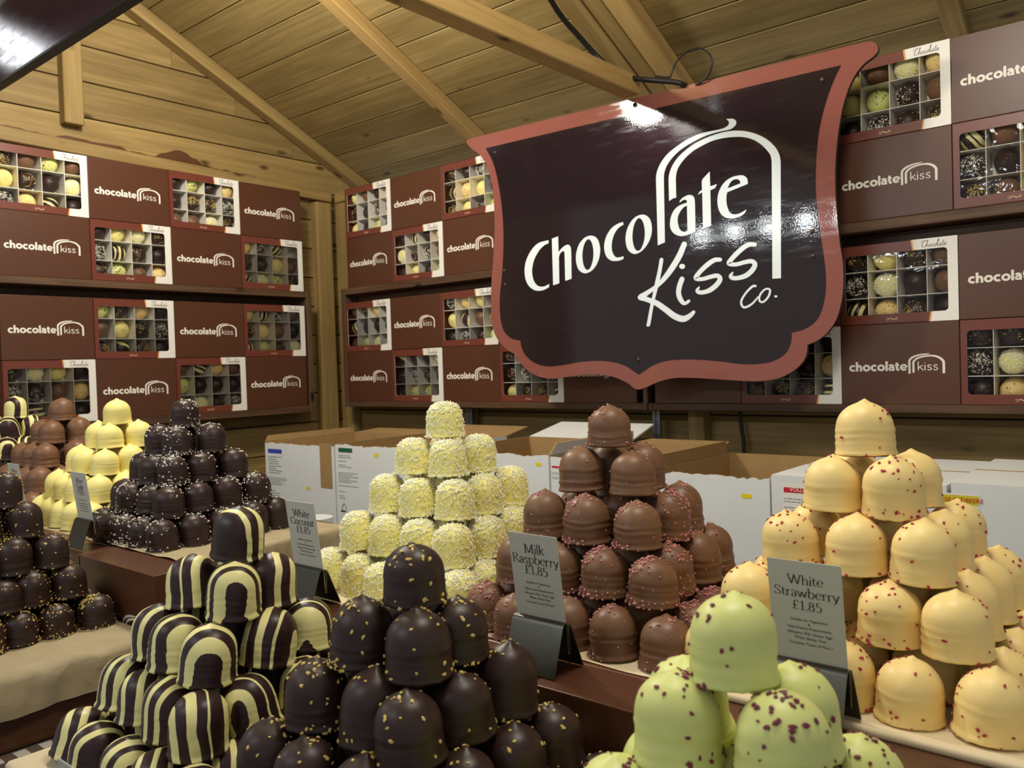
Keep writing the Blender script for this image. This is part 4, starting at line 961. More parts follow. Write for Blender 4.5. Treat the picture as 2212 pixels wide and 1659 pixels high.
# ------------------------------------------------------------------ price cards
def serif_width(t): return 0.024+0.044*abs(t.y)**1.5
SERIF = {
 'W': ([[(.03, .65), (.23, .0)], [(.23, 0), (.42, .62)], [(.42, .62), (.61, 0)], [(.61, 0), (.80, .65)]], [(-.04, .12, .65), (.72, .88, .65), (.35, .49, .65)], .86, ()),
 'h': ([[(.09, 0), (.09, .70)], 'c', [(.09, .32), (.18, .41), (.27, .43), (.35, .36), (.36, .22)], [(.36, .24), (.36, 0)]], [(.01, .17, 0), (.28, .44, 0)], .47, ()),
 'i': ([[(.08, 0), (.08, .43)]], [(0, .16, 0)], .18, ((.08, .61),)),
 't': ([[(.10, .55), (.10, .1)], 'c', [(.10, .12), (.12, .03), (.19, 0), (.26, .04)]], [(.01, .25, .42)], .28, ()),
 'e': (['c', [(.05, .25), (.36, .25), (.34, .38), (.22, .44), (.09, .36), (.05, .21), (.10, .06), (.22, -.01), (.36, .07)]], [], .42, ()),
 'C': (['c', [(.54, .50), (.45, .62), (.32, .66), (.13, .56), (.05, .33), (.13, .09), (.32, -.01), (.46, .03), (.56, .14)]], [], .61, ()),
 'o': (['r', [(.22, .215, .17, .225)]], [], .46, ()),
 'c': (['c', [(.33, .35), (.27, .43), (.2, .44), (.09, .36), (.05, .21), (.09, .06), (.21, -.01), (.34, .06)]], [], .39, ()),
 'n': ([[(.09, 0), (.09, .43)], 'c', [(.09, .32), (.18, .41), (.27, .43), (.35, .36), (.36, .22)], [(.36, .24), (.36, 0)]], [(.01, .17, 0), (.28, .44, 0), (.02, .1, .42)], .47, ()),
 'u': ([[(.08, .43), (.08, .14)], 'c', [(.08, .16), (.10, .03), (.2, -.01), (.29, .04), (.36, .13)], [(.36, .43), (.36, 0)]], [(.0, .09, .42), (.28, .37, .42), (.36, .43, 0)], .46, ()),
 '\u00a3': (['c', [(.38, .53), (.34, .62), (.25, .65), (.15, .58), (.13, .45), (.15, .2), (.05, .02)], [(.03, .015), (.40, .03)]], [(.03, .3, .31)], .44, ()),
 '1': ([[(.2, 0), (.2, .64)], [(.2, .63), (.08, .56)]], [(.08, .32, 0)], .38, ()),
 '.': ([], [], .18, ((.08, .035),)),
 '8': (['r', [(.2, .49, .12, .15)], 'r', [(.2, .17, .155, .18)]], [], .42, ()),
 '5': ([[(.35, .63), (.12, .63)], [(.12, .63), (.10, .36)], 'c', [(.1, .36), (.2, .4), (.32, .34), (.36, .2), (.3, .05), (.17, -.01), (.04, .03)]], [], .42, ()),
 'M': ([[(.09, 0), (.10, .65)], [(.10, .65), (.37, .02)], [(.37, .02), (.64, .65)], [(.64, .65), (.67, 0)]], [(.0, .18, 0), (.57, .77, 0), (.02, .1, .65), (.64, .74, .65)], .80, ()),
 'l': ([[(.08, 0), (.08, .70)]], [(0, .16, 0), (.01, .08, .69)], .18, ()),
 'k': ([[(.09, 0), (.09, .70)], [(.34, .42), (.10, .19)], [(.17, .25), (.38, .0)]], [(.01, .17, 0), (.27, .4, .42), (.3, .43, 0)], .43, ()),
 'R': ([[(.11, 0), (.11, .65)], 'c', [(.11, .64), (.28, .65), (.41, .57), (.39, .41), (.25, .33), (.11, .33)], [(.25, .33), (.52, 0)]], [(.02, .2, 0), (.02, .11, .65), (.46, .6, 0)], .57, ()),
 'a': (['c', [(.06, .34), (.12, .42), (.2, .44), (.29, .37), (.30, .24)], [(.30, .28), (.30, .06)], [(.3, .05), (.38, .0)], 'c', [(.30, .26), (.15, .22), (.06, .13), (.08, .02), (.17, -.01), (.26, .05), (.30, .11)]], [], .40, ()),
 's': (['c', [(.28, .35), (.22, .43), (.13, .43), (.07, .35), (.11, .26), (.22, .2), (.29, .11), (.25, .02), (.16, -.01), (.05, .07)]], [], .34, ()),
 'p': ([[(.09, -.2), (.09, .43)], 'c', [(.09, .33), (.18, .43), (.3, .42), (.40, .3), (.39, .13), (.28, 0), (.18, -.01), (.09, .06)]], [(.01, .17, -.2), (.01, .09, .42)], .46, ()),
 'b': ([[(.09, 0), (.09, .70)], 'c', [(.09, .33), (.18, .43), (.3, .42), (.40, .3), (.39, .13), (.28, 0), (.18, -.01), (.09, .06)]], [(.01, .09, .69)], .46, ()),
 'r': ([[(.09, 0), (.09, .43)], 'c', [(.09, .28), (.15, .39), (.23, .43), (.30, .40)]], [(.01, .18, 0), (.02, .09, .42)], .32, ()),
 'y': ([[(.04, .43), (.21, .0)], [(.38, .43), (.21, 0)], 'c', [(.21, .0), (.14, -.15), (.02, -.19)]], [(-.02, .12, .42), (.3, .44, .42)], .43, ()),
 'S': (['c', [(.39, .52), (.34, .62), (.22, .66), (.1, .6), (.08, .48), (.18, .38), (.33, .28), (.4, .16), (.33, .03), (.2, -.01), (.08, .04), (.04, .15)]], [], .47, ()),
 'w': ([[(.03, .43), (.17, 0)], [(.17, 0), (.30, .4)], [(.30, .4), (.44, 0)], [(.44, 0), (.58, .43)]], [(-.03, .1, .42), (.51, .64, .42)], .63, ()),
 'A': ([[(.03, 0), (.29, .66)], [(.29, .66), (.56, 0)]], [(.13, .46, .22), (-.03, .11, 0), (.46, .64, 0)], .62, ()),
 'f': (['c', [(.31, .62), (.26, .69), (.18, .67), (.12, .57), (.11, .4)], [(.11, .45), (.11, 0)]], [(.02, .26, .42), (.03, .2, 0)], .29, ()),
 'E': ([[(.11, 0), (.11, .65)]], [(.02, .46, .64), (.11, .38, .34), (.02, .48, .01)], .52, ()),
 'g': (['r', [(.19, .28, .13, .15)], 'c', [(.12, .15), (.08, .08), (.18, .04), (.33, .01), (.37, -.09), (.28, -.18), (.13, -.18), (.05, -.1), (.13, .0)]], [(.26, .37, .42)], .40, ()),
 ' ': ([], [], .25, ()),
}
def serif_line(bm, text, cx, y, em, fn):
    ex = em*1.02; em = em*0.90; wtot = sum(SERIF[c][2] for c in text)*ex; x = cx-wtot/2
    for ch in text:
        st, bars, adv, dots = SERIF[ch]; f2 = lambda a, b, x=x: fn(x+a*ex, y+b*em)
        mode = ''
        for s in st:
            if isinstance(s, str): mode = s; continue
            if mode == 'r':
                cx0, cy0, rx, ry = s[0]; draw_stroke(bm, arc(cx0, cy0, rx, ry, 0, 360, 20)[:-1], serif_width, f2, closed=True, n=1)
            else: draw_stroke(bm, s, serif_width, f2, curve=(mode == 'c'), roundcap=False, n=4)
            mode = ''
        for a, b, h in bars: draw_stroke(bm, [(a, h), (b, h)], lambda t: 0.03, f2, roundcap=False)
        for a, b in dots: draw_disc(bm, a, b, .045, .045, f2)
        x += adv*ex
def small_text(text, em, cx, y, fn, bm):
    """small print with Blender's built-in letters, added to bm"""
    cu = bpy.data.curves.new('t', 'FONT'); cu.body = text; cu.size = em; cu.align_x = 'CENTER'
    o = bpy.data.objects.new('t', cu); S.collection.objects.link(o)
    dg = bpy.context.evaluated_depsgraph_get(); dg.update()
    me = bpy.data.meshes.new_from_object(o.evaluated_get(dg))
    base = len(bm.verts)
    vs = [bm.verts.new(fn(cx+v.co.x, y+v.co.y)) for v in me.vertices]
    for p in me.polygons:
        try: bm.faces.new([vs[i] for i in p.vertices])
        except ValueError: pass
    bpy.data.objects.remove(o); bpy.data.curves.remove(cu); bpy.data.meshes.remove(me)
CWD, CHT = 0.0640, 0.1210
def card_mesh():
    bm = bmesh.new(); add_box(bm, (-CWD/2, 0, 0), (CWD/2, 0.0009, CHT), 0); return bm
def stand_mesh():
    """one bent strip: sloping front leg, rounded fold, card slot, sloping back leg"""
    prof = [(-0.0235, 0.0), (-0.0070, 0.047), (-0.0050, 0.0500), (-0.0025, 0.0510), (-0.0005, 0.0490), (0.0015, 0.0210), (0.0026, 0.0195), (0.0037, 0.0210), (0.0046, 0.047), (0.0060, 0.0475), (0.0075, 0.045), (0.0270, 0.0)]
    pr = [(p.x, p.y) for p in catmull([(a, b, 0) for a, b in prof[1:-1]], 4)]
    pr = [prof[0]]+pr+[prof[-1]]
    bm = bmesh.new(); T = 0.0005; hw = CWD/2+0.0015
    for (sgn) in (1,):
        N = len(pr); nr_ = []
        for i in range(N):
            a = pr[max(i-1, 0)]; b = pr[min(i+1, N-1)]; l = hypot(b[0]-a[0], b[1]-a[1]) or 1
            nr_.append((-(b[1]-a[1])/l, (b[0]-a[0])/l))
        V = [[bm.verts.new((x, pr[i][0]+nr_[i][0]*T*s, max(0.0, pr[i][1]+nr_[i][1]*T*s))) for i in range(N)] for x in (-hw, hw) for s in (-1, 1)]
        for i in range(N-1):
            for a, b in ((0, 2), (1, 3), (0, 1), (2, 3)):
                bm.faces.new((V[a][i], V[a][i+1], V[b][i+1], V[b][i]))
        for i in (0, N-1): bm.faces.new((V[0][i], V[1][i], V[3][i], V[2][i]))
    return bm
FINE = ['Suitable for Vegetarians', '&', 'Halal Dietary Requirements', 'Allergens: Milk, Gluten, Eggs', 'Wheat, Barley, Soya', '* Contains Traces Of Nuts *']
def price_card(x, y, z, title, label, slabel, yaw=0.0):
    mw = Matrix.Translation((x, y, z+Z0)) @ Matrix.Rotation(yaw, 4, 'Z')
    st = obj('card_stand', stand_mesh(), M['steel'], None, smooth=0.9); st.matrix_world = mw
    tag(st, slabel, 'card stand', 'bent steel price card stands')
    cd = obj('price_card', card_mesh(), M['card_grey']); cd.matrix_world = mw @ Matrix.Translation((0, 0.0036, 0.0212)) @ Matrix.Rotation(0.125, 4, 'X')
    tag(cd, label, 'price card', 'price cards on the counter')
    if title:
        bm = bmesh.new(); fn = lambda a, b: Vector((a, -0.00025, b))
        yy = 0.1005; em = 0.0138 if 'Strawberry' in title else 0.0163
        for t in title+['\u00a31.85']:
            serif_line(bm, t, 0.001, yy, em, fn); yy -= 0.0115
        obj('printed_title', bm, M['ink'], cd)
        bm = bmesh.new(); yy = 0.0670
        for t, dy in zip(FINE, (.0036, .0036, .0048, .0044, .0052, 0)): small_text(t, 0.0034, 0.0015, yy, fn, bm); yy -= dy
        obj('small_print', bm, M['ink'], cd)
    return cd
price_card(-0.951, 0.685, UT+0.0006, ['White', 'Coconut'], 'price card reading White Coconut beside the coconut pile', 'steel stand holding the White Coconut price card')
price_card(-0.544, 0.681, UT+0.0006, ['Milk', 'Raspberry'], 'price card reading Milk Raspberry before the raspberry pile', 'steel stand holding the Milk Raspberry price card')
price_card(-0.2720, 0.713, UT+0.0006, ['White', 'Strawberry'], 'price card reading White Strawberry before the peach pile', 'steel stand holding the White Strawberry price card')
price_card(-1.639, 0.681, UT+0.0006, ['After', 'Eight'], 'price card leaning between the yellow pile and white-dotted dark pile', 'steel stand on the left riser before the white-dotted dark pile')
price_card(-1.959, 0.681, UT+0.0006, ['After', 'Eight'], 'price card half hidden behind the left-edge dark pile', 'steel stand hidden behind the left-edge dark pile')

pc_ = on_y(120, 1641, 0.270)
price_card(pc_.x+CWD/2, 0.283, pc_.z-0.1405, None, 'price card edge showing at the bottom left below front striped pile', 'steel stand out of sight under the bottom left price card')
# ------------------------------------------------------------------ the shield sign
SY = 2.050
T1 = lambda x, y: (1000+x*.50633, 60+y*.50633)
T2 = lambda x, y: (1120+x*.13562, 440+y*.13562)
T3 = lambda x, y: (1400+x*.18083, 240+y*.18083)
T4 = lambda x, y: (1370+x*.14919, 500+y*.14919)
def on_sign(T, dy):
    def f(x, y):
        p = on_y(*T(x, y), SY); return Vector((p.x, SY-dy, p.z+Z0))
    return f
OUT = [(15, 490), (22, 478), (40, 470, 1), (1690, 66, 1), (1735, 58), (1762, 68), (1771, 95), (1752, 122), (1705, 160), (1660, 225), (1625, 320), (1602, 440), (1590, 560), (1588, 680), (1596, 800), (1608, 920), (1620, 1000), (1622, 1100), (1612, 1180), (1590, 1250), (1550, 1305), (1505, 1338), (1470, 1352, 1), (1466, 1392), (1445, 1432), (1400, 1470), (1340, 1497), (1260, 1508), (1170, 1505), (1060, 1498), (960, 1493), (890, 1496), (830, 1512), (785, 1532), (755, 1543, 1), (735, 1540), (700, 1515), (650, 1492), (590, 1480), (520, 1480), (440, 1490), (380, 1497), (330, 1490), (280, 1465), (240, 1425), (221, 1392, 1), (190, 1374), (155, 1340), (130, 1290), (121, 1220), (120, 1150), (122, 1080), (128, 1000), (134, 900), (135, 820), (130, 720), (118, 640), (98, 580), (70, 540), (40, 518)]
INN = [(97, 514, 1), (1613, 160, 1), (1578, 235), (1545, 330), (1520, 440), (1508, 560), (1505, 680), (1512, 780), (1523, 870), (1537, 960), (1547, 1040), (1548, 1110), (1540, 1170), (1520, 1230), (1490, 1265), (1450, 1288), (1403, 1300, 1), (1399, 1342), (1382, 1382), (1345, 1411), (1290, 1430), (1200, 1435), (1100, 1423), (1000, 1415), (920, 1415), (860, 1422), (810, 1440), (775, 1463), (750, 1480, 1), (725, 1462), (690, 1440), (640, 1426), (580, 1420), (500, 1425), (430, 1438), (370, 1444), (320, 1435), (280, 1410), (255, 1375), (245, 1333, 1), (215, 1328), (188, 1310), (170, 1280), (160, 1230), (158, 1150), (165, 1080), (171, 1000), (174, 900), (170, 800), (158, 700), (140, 610), (120, 555)]
sg = tag(empty('shop_sign', (-1.22, SY+0.006, 0.35+Z0)), 'large dark shield-shaped sign with red-brown border and white lettering', 'sign')
def prism(bm, pts, f0, f1, m0, m1, hole=None):
    hs = [hole] if hole else []
    draw_poly(bm, pts, hs, f0, m0); draw_poly(bm, pts, hs, f1, m1)
    for lp in [pts]+hs:
        for i in range(len(lp)):
            a, b = lp[i], lp[(i+1) % len(lp)]
            f = bm.faces.new([bm.verts.new(f0(*a)), bm.verts.new(f0(*b)), bm.verts.new(f1(*b)), bm.verts.new(f1(*a))]); f.material_index = m1
hx, hy = 735, 330
hole = [(hx+11*cos(2*pi*k/12), hy+11*sin(2*pi*k/12)) for k in range(12)]
bm = bmesh.new(); prism(bm, outline(OUT, 5), on_sign(T1, 0), on_sign(T1, -0.012), 0, 1, hole); kid(obj('border_panel', bm, [M['sign_border'], M['sign_edge']]), sg)
bm = bmesh.new(); prism(bm, outline(INN, 5), on_sign(T1, 0.0012), on_sign(T1, -0.0002), 0, 0); o = kid(obj('dark_panel', bm, M['sign_dark']), sg)
bm = bmesh.new(); lf = 0.0019
gC = [(487, 583, 1), (483, 632, 1), (430, 655), (370, 705), (310, 785), (255, 895), (230, 1000), (222, 1080), (235, 1180), (265, 1255), (310, 1305), (360, 1322), (420, 1317), (495, 1280, 1), (493, 1330, 1), (420, 1370), (340, 1388), (270, 1380), (200, 1340), (150, 1280), (118, 1200), (104, 1100), (108, 1000), (130, 900), (180, 790), (250, 690), (330, 625), (410, 600)]
gh = [(537, 558, 1), (638, 520, 1), (644, 770, 1), (690, 715), (740, 672), (790, 655), (825, 672), (842, 720), (847, 800, 1), (852, 1195, 1), (757, 1230, 1), (750, 1220, 1), (740, 800, 1), (735, 770), (720, 755), (690, 772), (662, 810), (650, 855, 1), (656, 1267, 1), (558, 1302, 1)]
go = [(1160, 510), (1230, 530), (1280, 595), (1307, 720), (1295, 850), (1250, 970), (1180, 1060), (1100, 1105), (1040, 1105), (980, 1070), (940, 1000), (920, 880), (930, 770), (970, 650), (1040, 560), (1100, 522)]
goi = [(1120, 566), (1155, 590), (1185, 660), (1200, 780), (1190, 900), (1160, 1000), (1130, 1045), (1100, 1055), (1070, 1035), (1040, 970), (1025, 870), (1025, 780), (1045, 670), (1080, 595)]
gc2 = [(1670, 292, 1), (1680, 335, 1), (1620, 370), (1560, 435), (1515, 530), (1492, 640), (1495, 740), (1520, 810), (1560, 852), (1610, 855), (1680, 838, 1), (1678, 880, 1), (1610, 908), (1540, 914), (1480, 905), (1420, 860), (1385, 790), (1370, 690), (1385, 580), (1430, 470), (1500, 380), (1590, 320)]
go2 = [(1980, 175), (2050, 195), (2105, 260), (2130, 370), (2125, 480), (2090, 590), (2030, 690), (1960, 760), (1890, 797), (1830, 798), (1770, 760), (1730, 690), (1710, 580), (1720, 470), (1750, 370), (1810, 270), (1890, 200)]
go2i = [(1930, 230), (1970, 260), (2000, 330), (2018, 440), (2012, 560), (1985, 660), (1945, 735), (1900, 750), (1865, 725), (1835, 650), (1820, 540), (1828, 430), (1850, 330), (1890, 255)]
gl = [(120, 1605, 1), (205, 1568, 1), (192, 800, 1), (200, 730), (235, 640), (310, 540), (410, 450), (540, 370), (680, 302), (800, 262), (900, 238), (965, 225), (1015, 202), (1050, 165), (1057, 130), (1040, 105), (1000, 92), (935, 97, 1), (962, 118), (970, 148), (950, 180), (900, 207), (820, 228), (700, 252), (600, 280), (480, 335), (350, 420), (230, 520), (150, 630), (108, 735), (98, 820, 1)]
garch = [(255, 1075, 1), (248, 840, 1), (255, 760), (290, 660), (360, 555), (450, 470), (560, 390), (700, 320), (840, 270), (960, 243), (1080, 235), (1200, 248), (1320, 285), (1430, 345), (1520, 430), (1570, 520), (1587, 600, 1), (1591, 1997, 1), (1488, 2003, 1), (1480, 600, 1), (1465, 530), (1420, 465), (1340, 390), (1240, 335), (1120, 310), (1000, 312), (880, 328), (760, 362), (640, 420), (540, 480), (450, 560), (380, 650), (345, 730), (335, 810, 1), (340, 1035, 1), (300, 1046)]
ga = [(380, 1095, 1), (385, 1070), (420, 1035), (470, 1008), (510, 1003), (545, 1020), (560, 1060), (565, 1140, 1), (570, 1440, 1), (500, 1470), (430, 1492), (370, 1490), (310, 1460), (275, 1410), (265, 1350), (275, 1270), (310, 1190), (360, 1140), (420, 1110), (468, 1095, 1), (465, 1070), (445, 1060), (415, 1068)]
gai = [(468, 1130, 1), (475, 1432, 1), (440, 1444), (400, 1430), (370, 1385), (357, 1310), (365, 1250), (395, 1190), (430, 1150)]
gt = [(740, 722, 1), (746, 900, 1), (827, 873, 1), (805, 920, 1), (747, 948, 1), (757, 1370, 1), (660, 1407, 1), (650, 970, 1), (598, 1002, 1), (622, 960, 1), (648, 945, 1), (645, 850), (655, 815), (690, 775)]
ge = [(1105, 768), (1150, 775), (1185, 805), (1195, 850, 1), (1193, 872, 1), (950, 970, 1), (940, 1020), (940, 1090), (955, 1160), (985, 1215), (1030, 1235), (1090, 1225), (1140, 1200), (1178, 1175, 1), (1165, 1210), (1120, 1250), (1040, 1280), (970, 1283), (910, 1262), (865, 1215), (838, 1140), (832, 1060), (845, 980), (880, 900), (940, 830), (1020, 785)]
gei = [(952, 925, 1), (1105, 865, 1), (1100, 835), (1070, 815), (1030, 820), (990, 850)]
for T, g, hs in ((T2, gC, []), (T2, gh, []), (T2, go, [goi]), (T2, gc2, []), (T2, go2, [go2i]), (T3, gl, []), (T3, garch, []), (T3, ga, [gai]), (T3, gt, []), (T3, ge, [gei])):
    draw_poly(bm, outline(g), [outline(h) for h in hs], on_sign(T, lf))
f4 = on_sign(T4, lf)
for st in ([(400, 410, 55), (375, 560, 55), (335, 750, 60), (300, 900, 50), (260, 1080, 48), (215, 1330, 52), (205, 1355, 48)],
           [(730, 185, 76), (660, 350, 85), (560, 520, 85), (450, 670, 72), (340, 785, 55), (200, 885, 65), (112, 945, 88)],
           [(100, 955, 85), (190, 985, 72), (330, 1040, 80), (460, 1130, 85), (580, 1220, 90), (680, 1262, 92), (750, 1258, 85), (825, 1210, 65), (866, 1168, 50)],
           [(698, 690, 72), (665, 780, 74), (648, 880, 72), (665, 960, 72), (710, 1030, 62), (750, 1040, 45), (795, 1008, 45)],
           [(1248, 408, 58), (1170, 414, 65), (1080, 470, 70), (980, 560, 66), (905, 650, 66), (905, 686, 58), (1000, 688, 56), (1120, 655, 60), (1210, 642, 64), (1248, 690, 70), (1200, 770, 72), (1100, 850, 70), (1000, 882, 60), (935, 876, 60), (918, 850, 50), (945, 805, 20)],
           [(1752, 190, 60), (1670, 190, 66), (1580, 240, 70), (1480, 330, 70), (1390, 430, 66), (1382, 470, 60), (1480, 478, 58), (1600, 447, 60), (1700, 432, 64), (1752, 475, 70), (1715, 560, 72), (1620, 640, 72), (1500, 676, 62), (1422, 670, 62), (1402, 640, 50), (1432, 595, 20)],
           [(1763, 790, 32), (1720, 795, 34), (1640, 870, 30), (1570, 970, 30), (1554, 1040, 32), (1582, 1094, 32), (1640, 1090, 32), (1720, 1040, 28), (1800, 948, 22)]):
    draw_stroke(bm, st, 0, f4, n=7)
draw_stroke(bm, [(1945, 830, 28), (1972, 860, 30), (1950, 940, 30), (1890, 1010, 28), (1842, 1022, 28), (1815, 985, 28), (1832, 910, 28), (1890, 845, 26)], 0, f4, closed=True)
draw_disc(bm, 700, 507, 43, 38, f4); draw_disc(bm, 2055, 940, 24, 16, f4)
kid(obj('lettering', bm, M['vinyl_white']), sg)['label'] = 'white lettering and arch'
for bx, by in ((1070, 330), (1777, 172), (1755, 500), (1757, 553), (1090, 585), (1092, 615), (1380, 777)):
    p = on_y(bx, by, SY); bm = bmesh.new()
    bmesh.ops.create_uvsphere(bm, u_segments=12, v_segments=8, radius=0.0062, matrix=Matrix.Translation((p.x, SY-0.0015, p.z+Z0)) @ Matrix.Diagonal((1, 0.7, 1, 1)))
    kid(obj('bolt', bm, M['rust'], smooth=1.0), sg)

# dark gloss fascia board above the left display
fa = tag(empty('fascia_board', (-2.0, 0.80, 0.75+Z0)), 'dark gloss fascia board hanging at the top left corner', 'sign')
bm = bmesh.new(); add_box(bm, (-2.84, 0.800, 0.7455+Z0), (-1.34, 0.818, 1.10+Z0), 0, 0.001); kid(obj('gloss_panel', bm, M['fascia']), fa)
bm = bmesh.new(); add_box(bm, (-2.84, 0.797, 0.7385+Z0), (-1.34, 0.821, 0.7453+Z0), 0, 0.001); kid(obj('edge_strip', bm, M['black_rubber']), fa)
bm = bmesh.new()
for xx in (-2.6, -1.6): add_box(bm, (xx-0.01, 0.8185, 0.95+Z0), (xx+0.01, 0.824, 1.215+Z0))
kid(obj('hanging_straps', bm, M['zinc']), fa)

# cable above the sign and the tie looped round it
P = [((1170, -40), 1.72), ((1190, 0), 1.78), ((1215, 38), 1.85), ((1250, 78), 1.92), ((1290, 122), 1.985), ((1330, 154), 2.005), ((1370, 169), 2.015), ((1420, 174), 2.02), ((1455, 177), 2.03), ((1476, 183), 2.045), ((1482, 192), 2.075), ((1482, 235), 2.09)]
bm = bmesh.new(); add_tube(bm, catmull([on_y(q[0], q[1], Y)+Z0*Z3 for q, Y in P], 6), 0.0075, 10)
tag(obj('power_cable', bm, M['black_rubber'], smooth=1.0), 'thick black cable drooping from the ceiling to the sign top', 'cable')
Q = [(1240, 868), (1390, 880), (1420, 850), (1450, 770), (1490, 690), (1560, 620), (1660, 560), (1760, 553), (1840, 600), (1888, 690), (1870, 800), (1830, 880), (1760, 935), (1700, 965)]
bm = bmesh.new(); add_tube(bm, catmull([on_y(1180+x*.18987, y*.18987, 2.028+0.012*(i > 9)*(i-9)*.4)+Z0*Z3 for i, (x, y) in enumerate(Q)], 6), 0.0026, 6)
tag(obj('cable_tie', bm, M['black_rubber'], smooth=1.0), 'looped black cable tie sticking up above the sign', 'cable tie')

# ------------------------------------------------------------------ white cartons behind the counter
CY, CD, CB = 1.60, 0.385, -0.492
def carton(x0, x1, zt, label, torn=0.0, flaps=(), seed=1, closed=False):
    root = tag(empty('carton', ((x0+x1)/2, CY+CD/2, CB+Z0)), label, 'carton', 'white cartons behind the counter')
    r = random.Random(seed); T = 0.005; n = 40
    bm = bmesh.new()
    def wall(p0, p1, inward, jag):                       # outer white, inner brown
        p0 = Vector(p0); p1 = Vector(p1); inn = Vector(inward)*T
        hs = []
        h = 0
        for k in range(n+1):
            h = 0.8*h+r.gauss(0, 0.35); hs.append(zt-abs(h)*jag)
        for k in range(n):
            a = p0.lerp(p1, k/n); b = p0.lerp(p1, (k+1)/n)
            q = lambda p, z: bm.verts.new((p.x, p.y, z+Z0))
            f = bm.faces.new((q(a, CB), q(b, CB), q(b, hs[k+1]), q(a, hs[k]))); f.material_index = 0
            f = bm.faces.new((q(a+inn, CB), q(b+inn, CB), q(b+inn, hs[k+1]), q(a+inn, hs[k]))); f.material_index = 1
            f = bm.faces.new((q(a, hs[k]), q(b, hs[k+1]), q(b+inn, hs[k+1]), q(a+inn, hs[k]))); f.material_index = 1
    wall((x0, CY, 0), (x1, CY, 0), (0, 1, 0), torn)
    wall((x1, CY, 0), (x1, CY+CD, 0), (-1, 0, 0), 0)
    wall((x1, CY+CD, 0), (x0, CY+CD, 0), (0, -1, 0), 0)
    wall((x0, CY+CD, 0), (x0, CY, 0), (1, 0, 0), 0)
    add_box(bm, (x0+T, CY+T, CB+Z0), (x1-T, CY+CD-T, CB+0.004+Z0), 1)
    kid(obj('carton_body', bm, [M['carton'], M['carton_in']]), root)
    for side, ang, ln, mo, mi_ in flaps:                  # angle from straight up, outward
        bm = bmesh.new(); c, s_ = cos(ang), sin(ang)
        ed = {'back': ((x0, CY+CD, 0), (x1, CY+CD, 0), (0, 1, 0)), 'front': ((x0, CY, 0), (x1, CY, 0), (0, -1, 0)), 'left': ((x0, CY, 0), (x0, CY+CD, 0), (-1, 0, 0)), 'right': ((x1, CY, 0), (x1, CY+CD, 0), (1, 0, 0))}[side]
        p0, p1, ov = Vector(ed[0]), Vector(ed[1]), Vector(ed[2]); e = (p1-p0).normalized()
        d = ov*s_+Vector((0, 0, c)); nn = d.cross(e).normalized()*0.0045
        if nn.dot(ov) < 0: nn = -nn
        base = Vector((0, 0, zt+0.001+Z0))
        cs = [p0+base+e*0.003, p1+base-e*0.003, p1+base-e*0.018+d*ln, p0+base+e*0.018+d*ln]
        a = [bm.verts.new(v) for v in cs]; b = [bm.verts.new(v+nn) for v in cs]
        f = bm.faces.new(a); f.material_index = 1; f = bm.faces.new(b); f.material_index = 0
        for i in range(4):
            f = bm.faces.new((a[i], a[(i+1) % 4], b[(i+1) % 4], b[i])); f.material_index = 1
        me_ = [M['carton'] if mo == 'w' else M['carton_in'], M['carton'] if mi_ == 'w' else M['carton_in']]
        kid(obj('flap', bm, me_), root)
    if closed:
        bm = bmesh.new(); m_ = CY+CD/2
        add_box(bm, (x0, CY, zt+Z0), (x1, m_-0.001, zt+0.004+Z0), 0); add_box(bm, (x0, m_+0.001, zt+Z0), (x1, CY+CD, zt+0.004+Z0), 0)
        add_box(bm, (x0, m_-0.004, zt+0.0041+Z0), (x1, m_+0.004, zt+0.0046+Z0), 1)
        kid(obj('top_flap', bm, [M['carton'], M['carton_in']]), root)
    return root
def decal(root, name, m, px0, py0, px1, py1, dy=0.0006, skew=0.0):
    a = on_y(px0, py0, CY); b = on_y(px1, py1, CY); y = CY-dy
    bm = bmesh.new(); bm.faces.new([bm.verts.new(v) for v in ((a.x, y, a.z+Z0), (b.x, y, a.z+skew+Z0), (b.x, y, b.z+skew+Z0), (a.x, y, b.z+Z0))])
    return kid(obj(name, bm, m), root)
def text_rows(root, px0, py0, px1, py1, rows, seed, m='text_grey'):
    r = random.Random(seed); a = on_y(px0, py0, CY); b = on_y(px1, py1, CY); bm = bmesh.new(); h = (a.z-b.z)/rows
    for k in range(rows):
        if r.random() < 0.18: continue
        wf = r.uniform(.45, 1.0); z = a.z-h*(k+.5)
        x = a.x
        while x < a.x+(b.x-a.x)*wf:
            ww = r.uniform(.004, .012); x2 = min(x+ww, a.x+(b.x-a.x)*wf)
            bm.faces.new([bm.verts.new((xx, CY-0.0008, zz+Z0)) for xx, zz in ((x, z-h*.16), (x2, z-h*.16), (x2, z+h*.16), (x, z+h*.16))])
            x = x2+0.0018
    return kid(obj('small_print', bm, M[m]), root)
c1 = carton(-2.437, -2.070, -0.232, 'white carton with blue label at left end of row', 0.006, (('back', 1.48, 0.10, 'b', 'b'), ('left', 0.2, 0.02, 'w', 'b')), 1)
decal(c1, 'blue_label', M['label_blue'], 579, 969, 609, 980); text_rows(c1, 580, 983, 611, 1025, 8, 2); text_rows(c1, 582, 1028, 632, 1052, 6, 3); text_rows(c1, 584, 1055, 608, 1085, 5, 4); decal(c1, 'yellow_sticker', M['label_yellow'], 661, 1051, 671, 1058)
decal(c1, 'torn_patch', M['carton_in'], 690, 957, 719, 1056, 0.0007)['label'] = 'brown patch where white paper is torn off'
c2 = carton(-2.064, -1.700, -0.224, 'white carton with dark green label and small arch mark', 0.006, (('back', 1.42, 0.13, 'b', 'b'),), 2)
